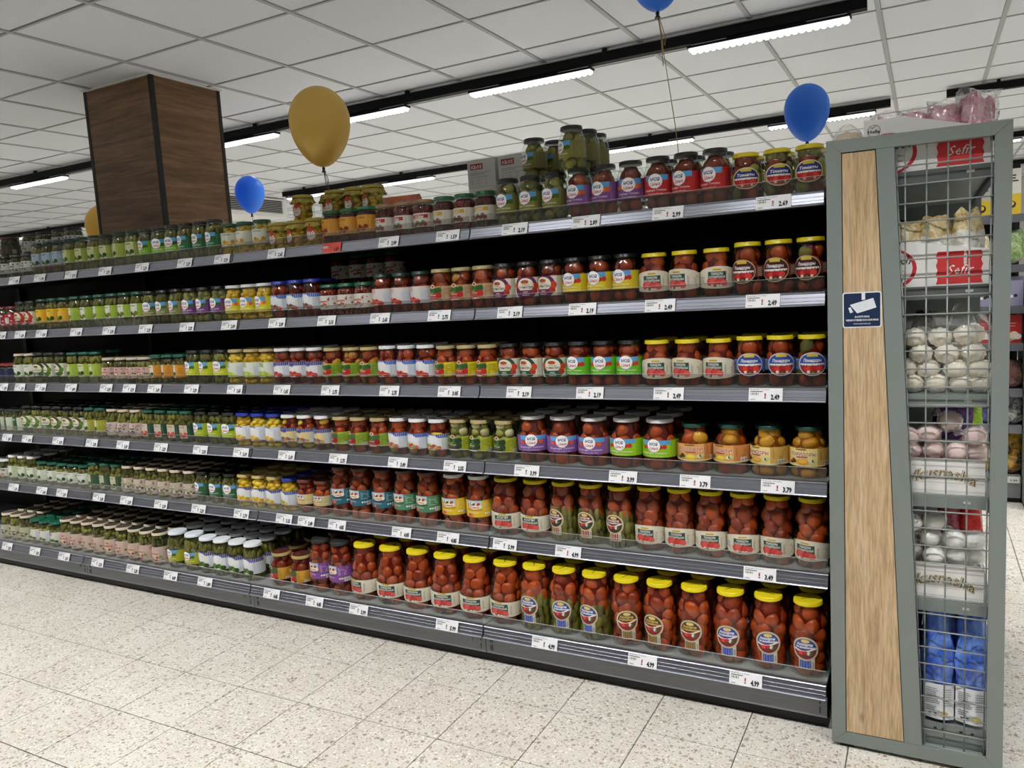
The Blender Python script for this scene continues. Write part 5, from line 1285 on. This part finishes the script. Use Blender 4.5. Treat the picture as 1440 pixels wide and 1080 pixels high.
# wrapped sweets in the two cartons
def sweet_mesh(name, m, seed):
    b = MB(); b.blob((0, 0, 0), (.030, .028, .025), m, 24, 16, crinkle(seed, .26, 6)); return b
for lst, m_, zz, word, shw in (([(1.463, .955), (1.514, .962), (1.568, .996), (1.628, .960), (1.468, .912), (1.525, .913), (1.586, .915), (1.632, .910)], M_PINKM, ES[3], 'pink', 'fourth'),
                          ([(1.473, .700), (1.530, .705), (1.520, .650), (1.583, .658), (1.630, .655), (1.472, .610), (1.531, .604), (1.590, .606), (1.632, .608)], M_WHITEM, ES[4], 'white', 'fifth')):
    nms = ['upper left', 'upper second', 'topmost', 'upper right', 'lower left', 'lower second', 'lower third', 'lower right'] if word == 'pink' else ['top left', 'top second', 'middle row left', 'middle row second', 'middle row right', 'lowest left', 'lowest second', 'lowest third', 'lowest right']
    for i, (x, z) in enumerate(lst):
        b = sweet_mesh('sweet', m_, i+7)
        t = b.build('wrapped_sweet', None, (x, -.072+.012*(i % 3), z)); t.rotation_euler = (R_.uniform(-.5, .5), R_.uniform(-.5, .5), R_.uniform(0, 6))
        tag(t, '%s %s wrapped marshmallow in the white carton, %s end cap shelf' % (nms[i], word, shw), 'sweets', '%s wrapped marshmallows' % word)
        b = MB(); b.blob((0, 0, 0), (.0335, .0315, .0295), M_FILM, 26, 16, crinkle(i+40, .30, 9)); b.tube([(.024, -.006, .012), (.036, -.012, .020), (.046, -.014, .024)], [.004, .009, .014], M_FILM, 9); b.build('wrapper', t)
    # sweets lower in the carton carry the ones in view
    b = MB()
    for i in range(10): b.blob((1.475+.048*(i % 4), -.06+.06*(i//4), zz+.035+.03*(i % 2)), (.027, .027, .024), m_, 10, 7)
    for i in range(10): b.blob((1.475+.048*(i % 4), .0+.055*(i//4), zz+.090+.03*(i % 2)), (.027, .027, .024), m_, 10, 7)
    t = b.build('sweets_fill'); t['kind'] = 'stuff'; tag(t, 'loose %s wrapped sweets deeper inside the carton, %s end cap shelf' % (word, shw), 'sweets')
t = link('sweets_bag', pouch_mesh('bag', .12, .07, .235, 81, M_PURBAG, amp=.4, neck=.7), None, (1.585, .235, ES[3])); tag(t, 'purple sweets bag behind the pink wrapped marshmallows', 'bag')
t = link('sweets_bag', pouch_mesh('bag', .05, .05, .235, 82, mat_foil('lime_film', '#7ab81e', '#b8e03a'), amp=.3, neck=.7), None, (1.640, .245, ES[3])); tag(t, 'lime green sweets bag behind the pink wrapped marshmallows', 'bag')
for i, (x, m_) in enumerate(((1.575, mat_foil('pink_red_film', '#a83048', '#d87888')), (1.632, mat_foil('bright_red_film', '#a81418', '#d83028')))):
    t = link('sweets_bag', pouch_mesh('bag', .07, .06, .24, 84+i, m_, None, None, .4, .7), None, (x, .235, ES[4])); tag(t, '%s sweets bag behind the white wrapped marshmallows' % ('pink-red', 'bright red')[i], 'bag', 'red sweets bags in the fifth shelf')
# blue film bags with white back labels on the base
for i, x in enumerate((1.540, 1.627)):
    t = link('sweets_bag', pouch_mesh('bag', .086, .10, .335, 91+i, M_BLUEBAG, amp=.75, neck=.60), None, (x, -.055, .1175), (0, 0, .06-.1*i))
    tag(t, '%s blue film bag with white printed label on the base' % ('left', 'right')[i], 'bag', 'blue film bags')
    b = MB(); n = 8; pts = []; 
    ws_ = [(-.039+.078*j/n) for j in range(n+1)]
    for z in (.012, .04, .08, .118):
        for xx in ws_: pts.append((xx, -.064+.010*(xx/.039)**2-.0025*math.sin(z*50+xx*60), z))
    b.add(pts, [(r*(n+1)+j, r*(n+1)+j+1, (r+1)*(n+1)+j+1, (r+1)*(n+1)+j) for r in range(3) for j in range(n)], mat('#e4e6ea', .35), True)
    lb = b.build('label', t)
    p = Print(); p.lines(-.033, .005, .060, .110, 9, '#5a5e66', .35); p.lines(.010, .034, .055, .110, 8, '#7a7e86', .3); p.lines(-.033, -.002, .038, .056, 3, '#5a5e66', .4); p.ell(.014, .030, .010, .007, '#d8c040'); p.rect(-.012, -.006, .024, .033, '#2a2c30'); p.rect(-.026, -.020, .024, .032, '#6a6c70')
    b = MB(); p.flat(b, lambda s, h, l: (s, -.0668+.010*(s/.039)**2-l-.0012, h)); b.build('print', lb)
for i, x in enumerate((1.46, 1.56, 1.63)):
    t = link('sweets_bag', pouch_mesh('bag', .085, .09, .33, 95+i, mat_foil('dark_blue_film', '#142a6a', '#3058b8', .35, .5, 14), amp=.4, neck=.75), None, (x, .06, .1175)); tag(t, '%s darker blue bag in the second row on the base' % ('left', 'middle', 'right')[i], 'bag', 'second row blue bags')

# ------------------------------------------------------------------ spare cartons on the top board
def carton(x, y, z, w, d, h, label, red=True):
    t = tag(empty('carton', (x, y, z)), label, 'box', 'grey cartons on top of the gondola')
    m = mat('#dedcd8', .7, name='grey_cardboard')
    b = MB(); b.box(-w/2, w/2, 0, d, 0, h, m); b.build('box', t)
    b = MB(); b.box(-w/2-.0006, w/2+.0006, d*.42, d*.58, h, h+.0008, mat('#b9b29c', .4)); b.box(w/2, w/2+.0008, d*.42, d*.58, h-.08, h+.0008, mat('#b9b29c', .4)); b.build('tape', t)
    p = Print()
    if red:
        p.rect(-w*.40, w*.06, h-.036, h-.012, '#a8202c'); p.text('KROS', -w*.17, h-.032, '#efe6e2', w=w*.38, size=.020, bold=.03)
        p.lines(-w*.40, w*.38, h-.058, h-.044, 2, '#6e6c68', .2)
        for i in range(3):
            p.rect(-w*.35+i*w*.25, -w*.35+i*w*.25+.001, h*.1, h*.38, '#6e6c68')
        p.rect(-w*.35, w*.3, h*.38, h*.38+.001, '#6e6c68')
    else:
        p.rect(-w*.42, w*.38, h*.50, h*.93, '#c8c6c2'); p.lines(-w*.36, w*.0, h*.6, h*.88, 4, '#4a4a4a', .35); p.ell(w*.2, h*.75, .014, .014, '#6a6a6a'); p.ell(w*.2, h*.75, .010, .010, '#c8c6c2')
    b = MB(); p.flat(b, lambda s, hh, l: (s, -l, hh)); b.build('print', t)
carton(-.130, .335, ZS[0], .132, .13, .196, 'lower grey carton with white shipping label under the left one', False)
carton(-.130, .335, ZS[0]+.1975, .132, .13, .108, 'left grey carton with red KROS mark on the gondola top')
carton(.018, .335, ZS[0], .132, .13, .196, 'lower grey carton under the right carton, beside olive jars', False)
carton(.018, .335, ZS[0]+.1975, .132, .13, .110, 'right grey carton with red KROS mark beside stacked jars')
t = link('bag', pouch_mesh('orange_bag', .26, .12, .205, 131, mat_foil('orange_film', '#a8421a', '#d8682e'), amp=.3, neck=.9), None, (-.610, .40, ZS[0])); tag(t, 'orange bag lying behind the gold-lidded bean jars on top', 'bag')
b = MB(); b.box(-.06, .06, 0, .06, 0, .12, M_INK); t = b.build('carton', None, (-1.06, .38, ZS[0])); 
t.location = (-1.10, .36, ZS[0]); tag(t, 'small black carton left of the stacked cloth-topped jars', 'box')
t = tag(empty('carton', (1.16, .38, ZS[0])), 'low brown cardboard tray on the top shelf by the end panel', 'box')
b = MB(); b.box(-.06, .06, 0, .08, 0, .155, mat('#8d8178', .8)); b.build('box', t); b = MB(); b.box(-.062, .062, -.002, .002, .11, .157, mat('#7a7068', .8)); b.build('flap', t)

# ------------------------------------------------------------------ balloons
BALLOON = {}
def balloon(x, y, z, d, col, label, string, scol, rough=.35, metal=0, tail=None):
    """z = centre of the round part; string = points from the knot downwards"""
    t = tag(empty('balloon', (x, y, z)), label, 'balloon', None); r = d/2
    if col not in BALLOON:
        m, nt, bb, out = nodes('balloon_latex'); bb.inputs['Base Color'].default_value = lin(col); bb.inputs['Roughness'].default_value = rough; bb.inputs['Metallic'].default_value = metal
        tl = N(nt, 'ShaderNodeBsdfTranslucent', Color=lin(col)); mx = N(nt, 'ShaderNodeMixShader', Fac=.45)
        nt.links.new(bb.outputs[0], mx.inputs[1]); nt.links.new(tl.outputs[0], mx.inputs[2]); nt.links.new(mx.outputs[0], out.inputs[0])
        BALLOON[col] = m
    m = BALLOON[col]
    pr = []
    n = 22
    for i in range(n+1):
        a = PI*i/n; zz = math.cos(a); rr = math.sin(a)
        # egg: round above, drawn out to the knot below
        h = r*1.10*zz if zz >= 0 else r*1.50*zz
        w = r*rr*(1 if zz >= 0 else (1-.16*(-zz)**2))
        pr.append((max(w, .004), h))
    pr = pr[::-1]
    b = MB(); b.lathe(pr, m, 40); b.build('skin', t); zb_ = pr[0][1]
    b = MB(); b.lathe([(.004, .0), (.007, -.006), (.0075, -.010), (.005, -.013), (.010, -.022), (.012, -.024)][::-1], mat('#1a2436' if col != '#efd47c' else '#3a2c14', .5), 14, c=(0, 0, zb_+.001)); b.build('knot', t)
    pts = [(0, 0, zb_-.012)]+[(p[0]-x, p[1]-y, p[2]-z) for p in string]
    b = MB(); b.tube(pts, .0016, mat(scol, .5), 5); b.build('string', t)
    if tail:
        for k, tl in enumerate(tail):
            b = MB(); b.tube([(0, 0, zb_-.012)]+[(a, bb, zb_+c) for a, bb, c in tl], .0017, mat(scol, .5), 5); b.build('ribbon_tail', t)
    return t
balloon(-.945, .30, 2.262, .276, '#efd47c', 'big gold balloon floating above the cloth-topped jars', [(-.93, .30, 1.98), (-.925, .30, 1.90), (-.92, .28, 1.835)], '#3a3a3c', .32, .15, [[(.02, 0, -.05), (.025, 0, -.11), (.012, 0, -.19)], [(.006, 0, -.08), (.002, .0, -.15)]])
balloon(1.066, 1.0, 2.120, .180, '#58a6ff', 'blue balloon between the jars and the end panel top', [(1.07, 1.0, 1.9), (1.08, .94, 1.63)], '#303030')
balloon(.655, .30, 2.560, .215, '#58a6ff', 'blue balloon cut by the top picture edge, gold ribbon below', [(.673, .31, 2.23), (.695, .34, 2.0), (.715, .37, ZS[0])], '#a8925a', .35, 0, [[(.008, 0, -.05), (.016, 0, -.10), (.012, 0, -.16)], [(.014, 0, -.05), (.026, 0, -.095), (.022, .0, -.12)], [(.004, 0, -.03), (.010, 0, -.09), (.014, 0, -.19)]])
balloon(-2.78, 1.61, 2.262, .205, '#58a6ff', 'small blue balloon just right of the dark wooden column', [(-2.775, 1.62, 2.0), (-2.77, 1.63, 1.0), (-2.765, 1.63, .002)], '#303030')
balloon(-3.85, 1.20, 2.105, .27, '#efd47c', 'gold balloon half hidden behind the column left side', [(-3.84, 1.2, 1.8), (-3.83, 1.2, .9), (-3.825, 1.2, .002)], '#3a3a3c', .32, .15)

# ------------------------------------------------------------------ shelf of the next aisle, seen past the end panel
t = tag(empty('background_shelf', (1.55, 2.86, 0)), 'dark shelf of the next aisle seen past the end panel', 'shelf')
b = MB(); b.box(-.75, .47, .42, .44, .05, 2.05, M_BACK); b.build('back_panel', t)
BZ = [1.715, 1.425, 1.185, .965, .69, .47, .165]
for k, z in enumerate(BZ):
    b = MB(); b.box(-.75, .462, .012, .42, z-.03, z, M_SHELF); sh = b.build('shelf', t)
    b = MB(); b.prism_x([(-.004, z-.045), (.012, z-.045), (.012, z), (-.004, z)], -.75, .462, M_RAIL); b.build('price_rail', sh)
    b = MB(); b.box(.30, .40, -.006, -.0045, z-.044, z-.004, mat('#5e6470', .3)); b.build('tag_holder', sh)
b = MB(); b.box(-.75, .462, .0, .012, .03, .12, M_KICK); b.build('kick_panel', t)
b = MB(); b.box(-.75, .462, .02, .42, 0, .03, M_BLACK); b.build('plinth', t)
t = tag(empty('neighbouring_shelving', (2.035, 2.70, 0)), 'narrow grey end of the next shelving at the right picture edge', 'shelf')
b = MB(); b.box(-.015, .015, 0, .55, .02, 1.35, M_GREY); b.build('panel', t); b = MB(); b.box(-.015, .0, .02, .53, 0, .02, M_BLACK); b.build('foot', t)
def pkg(kindn, x, z, w, d, h, col, label, fn=None, seed=1, y=2.885):
    if kindn == 'box':
        t = tag(empty('food_package', (x, y, z)), label, 'package')
        b = MB(); b.box(-w/2, w/2, 0, d, 0, h, mat(col, .45)); b.build('box', t)
        if fn:
            p = Print(); fn(p, w, h); b = MB(); p.flat(b, lambda s, hh, l: (s, -l, hh)); b.build('print', t)
    else:
        t = link('snack_bag', pouch_mesh('bag', w, d, h, seed, col, amp=.35, neck=.8), None, (x, y+d/2, z)); tag(t, label, 'package')
    return t
def pr_yel(p, w, h): p.rect(-w/2, w/2, 0, h*.45, '#d8b82a'); p.ell(.02, h*.22, w*.16, w*.16, '#2a2620'); p.ell(.02, h*.24, w*.09, w*.09, '#e0c040'); p.lines(-w*.1, w*.4, h*.72, h*.9, 3, '#2a2a2a', .5)
def pr_blue(p, w, h): p.rect(0, w/2, 0, h, '#8a88a0'); p.lines(-w*.4, w*.0, h*.45, h*.8, 3, '#c8d4f0', .4); blobs(p, -w*.3, w*.3, h*.2, h*.35, w*.08, ['#e0d8d0', '#20222a'], 4, 3)
def pr_red(p, w, h): p.rect(-w/2, -w/2+.006, 0, h, '#2a1416'); p.rect(w/2-.006, w/2, 0, h, '#2a1416'); blobs(p, -w*.1, w*.4, h*.15, h*.3, w*.14, ['#e8e0d4', '#c8925a', '#e0d0b8'], 4, 4); p.lines(-w*.3, w*.3, h*.6, h*.8, 2, '#d8a0a0', .2)
pkg('box', 1.925, BZ[0]+.0005, .13, .05, .26, '#d9d6cc', 'white and yellow carton on the background shelf top', pr_yel)
pkg('box', 1.775, BZ[0]+.0005, .14, .05, .20, '#b8b4a8', 'pale carton left of the white and yellow one, background shelf', pr_yel)
pkg('bag', 1.93, BZ[1]+.0005, .16, .07, .20, mat_foil('green_pack', '#5a7a3a', '#9ab07a'), 'green bag on the background shelf second tier', seed=201)
pkg('bag', 1.78, BZ[1]+.0005, .13, .07, .18, mat_foil('cream_pack', '#a8987a', '#d8ccb0'), 'cream bag on the background shelf second tier', seed=202)
pkg('box', 1.94, BZ[2]+.0005, .14, .05, .17, '#2f55a4', 'blue carton on the background shelf third tier', pr_blue)
pkg('box', 1.79, BZ[2]+.0005, .13, .05, .15, '#4a5a8a', 'grey-blue carton on the background shelf third tier', pr_blue)
pkg('box', 1.935, BZ[3]+.0005, .15, .05, .165, '#b4211f', 'red chocolate carton at right on background shelf fourth tier', pr_red)
pkg('box', 1.785, BZ[3]+.0005, .14, .05, .165, '#b4211f', 'red chocolate carton seen through the wire mesh', pr_red)
pkg('bag', 1.955, BZ[4]+.0005, .12, .08, .17, mat_foil('brown_pack', '#5a3a30', '#8a5a50'), 'brown-red bag on the background shelf fifth tier', seed=203)
pkg('bag', 1.80, BZ[4]+.0005, .12, .08, .15, mat_foil('tan_pack', '#8a6a4a', '#b89a78'), 'tan bag on the background shelf fifth tier', seed=204)
pkg('bag', 1.96, BZ[5]+.0005, .12, .08, .16, mat_foil('black_white_pack', '#141414', '#c8c8c4', sc=20), 'black and white bag on the background shelf sixth tier', seed=205)
pkg('bag', 1.81, BZ[5]+.0005, .12, .08, .15, mat_foil('dark_violet_pack', '#20163a', '#4a4a8a', sc=20), 'violet bag on the background shelf sixth tier', seed=206)
pkg('bag', 1.96, BZ[6]+.0005, .12, .08, .24, mat_foil('yellow_black_pack', '#1a1410', '#e0a81e', sc=16), 'yellow and black bag on the background shelf lowest tier', seed=207)
pkg('bag', 1.80, BZ[6]+.0005, .12, .08, .20, mat_foil('yellow_pack', '#8a6a1a', '#e8c040', sc=16), 'yellow bag on the background shelf lowest tier', seed=208)
b = MB(); b.box(-.04, .04, -.001, 0, -.04, 0, M_WHITE); t = b.build('price_tag', None, (1.965, 2.8545, BZ[6]-.001)); tag(t, 'white price tag reading 1.39 on the lowest background rail', 'price tag')
p = Print(); p.text('1.39', .012, -.030, '#141416', w=.034, size=.016, bold=.03); b = MB(); p.flat(b, lambda s, h, l: (s, -.001-l, h)); b.build('print', t)

# unseen shelving behind the photographer, added to cut ambient light among the jars
t = tag(empty('opposite_shelving', (-1.5, -3.75, 0)), 'dark stocked shelving across the aisle, behind the photographer', 'shelf')
b = MB(); b.box(-6, 5.2, -.5, -.45, .05, 1.9, M_BACK); b.build('back_panel', t)
for z in (.16, .5, .8, 1.1, 1.4, 1.7):
    b = MB(); b.box(-6, 5.2, -.45, 0, z-.03, z, M_SHELF); sh = b.build('shelf', t)
    b = MB(); b.box(-6, 5.2, -.35, -.05, z, z+.17, mat('#5a4634', .6, name='mixed_goods')); o = b.build('goods_row', sh); o['kind'] = 'stuff'  # plain dark blocks that keep bounce light off the jars
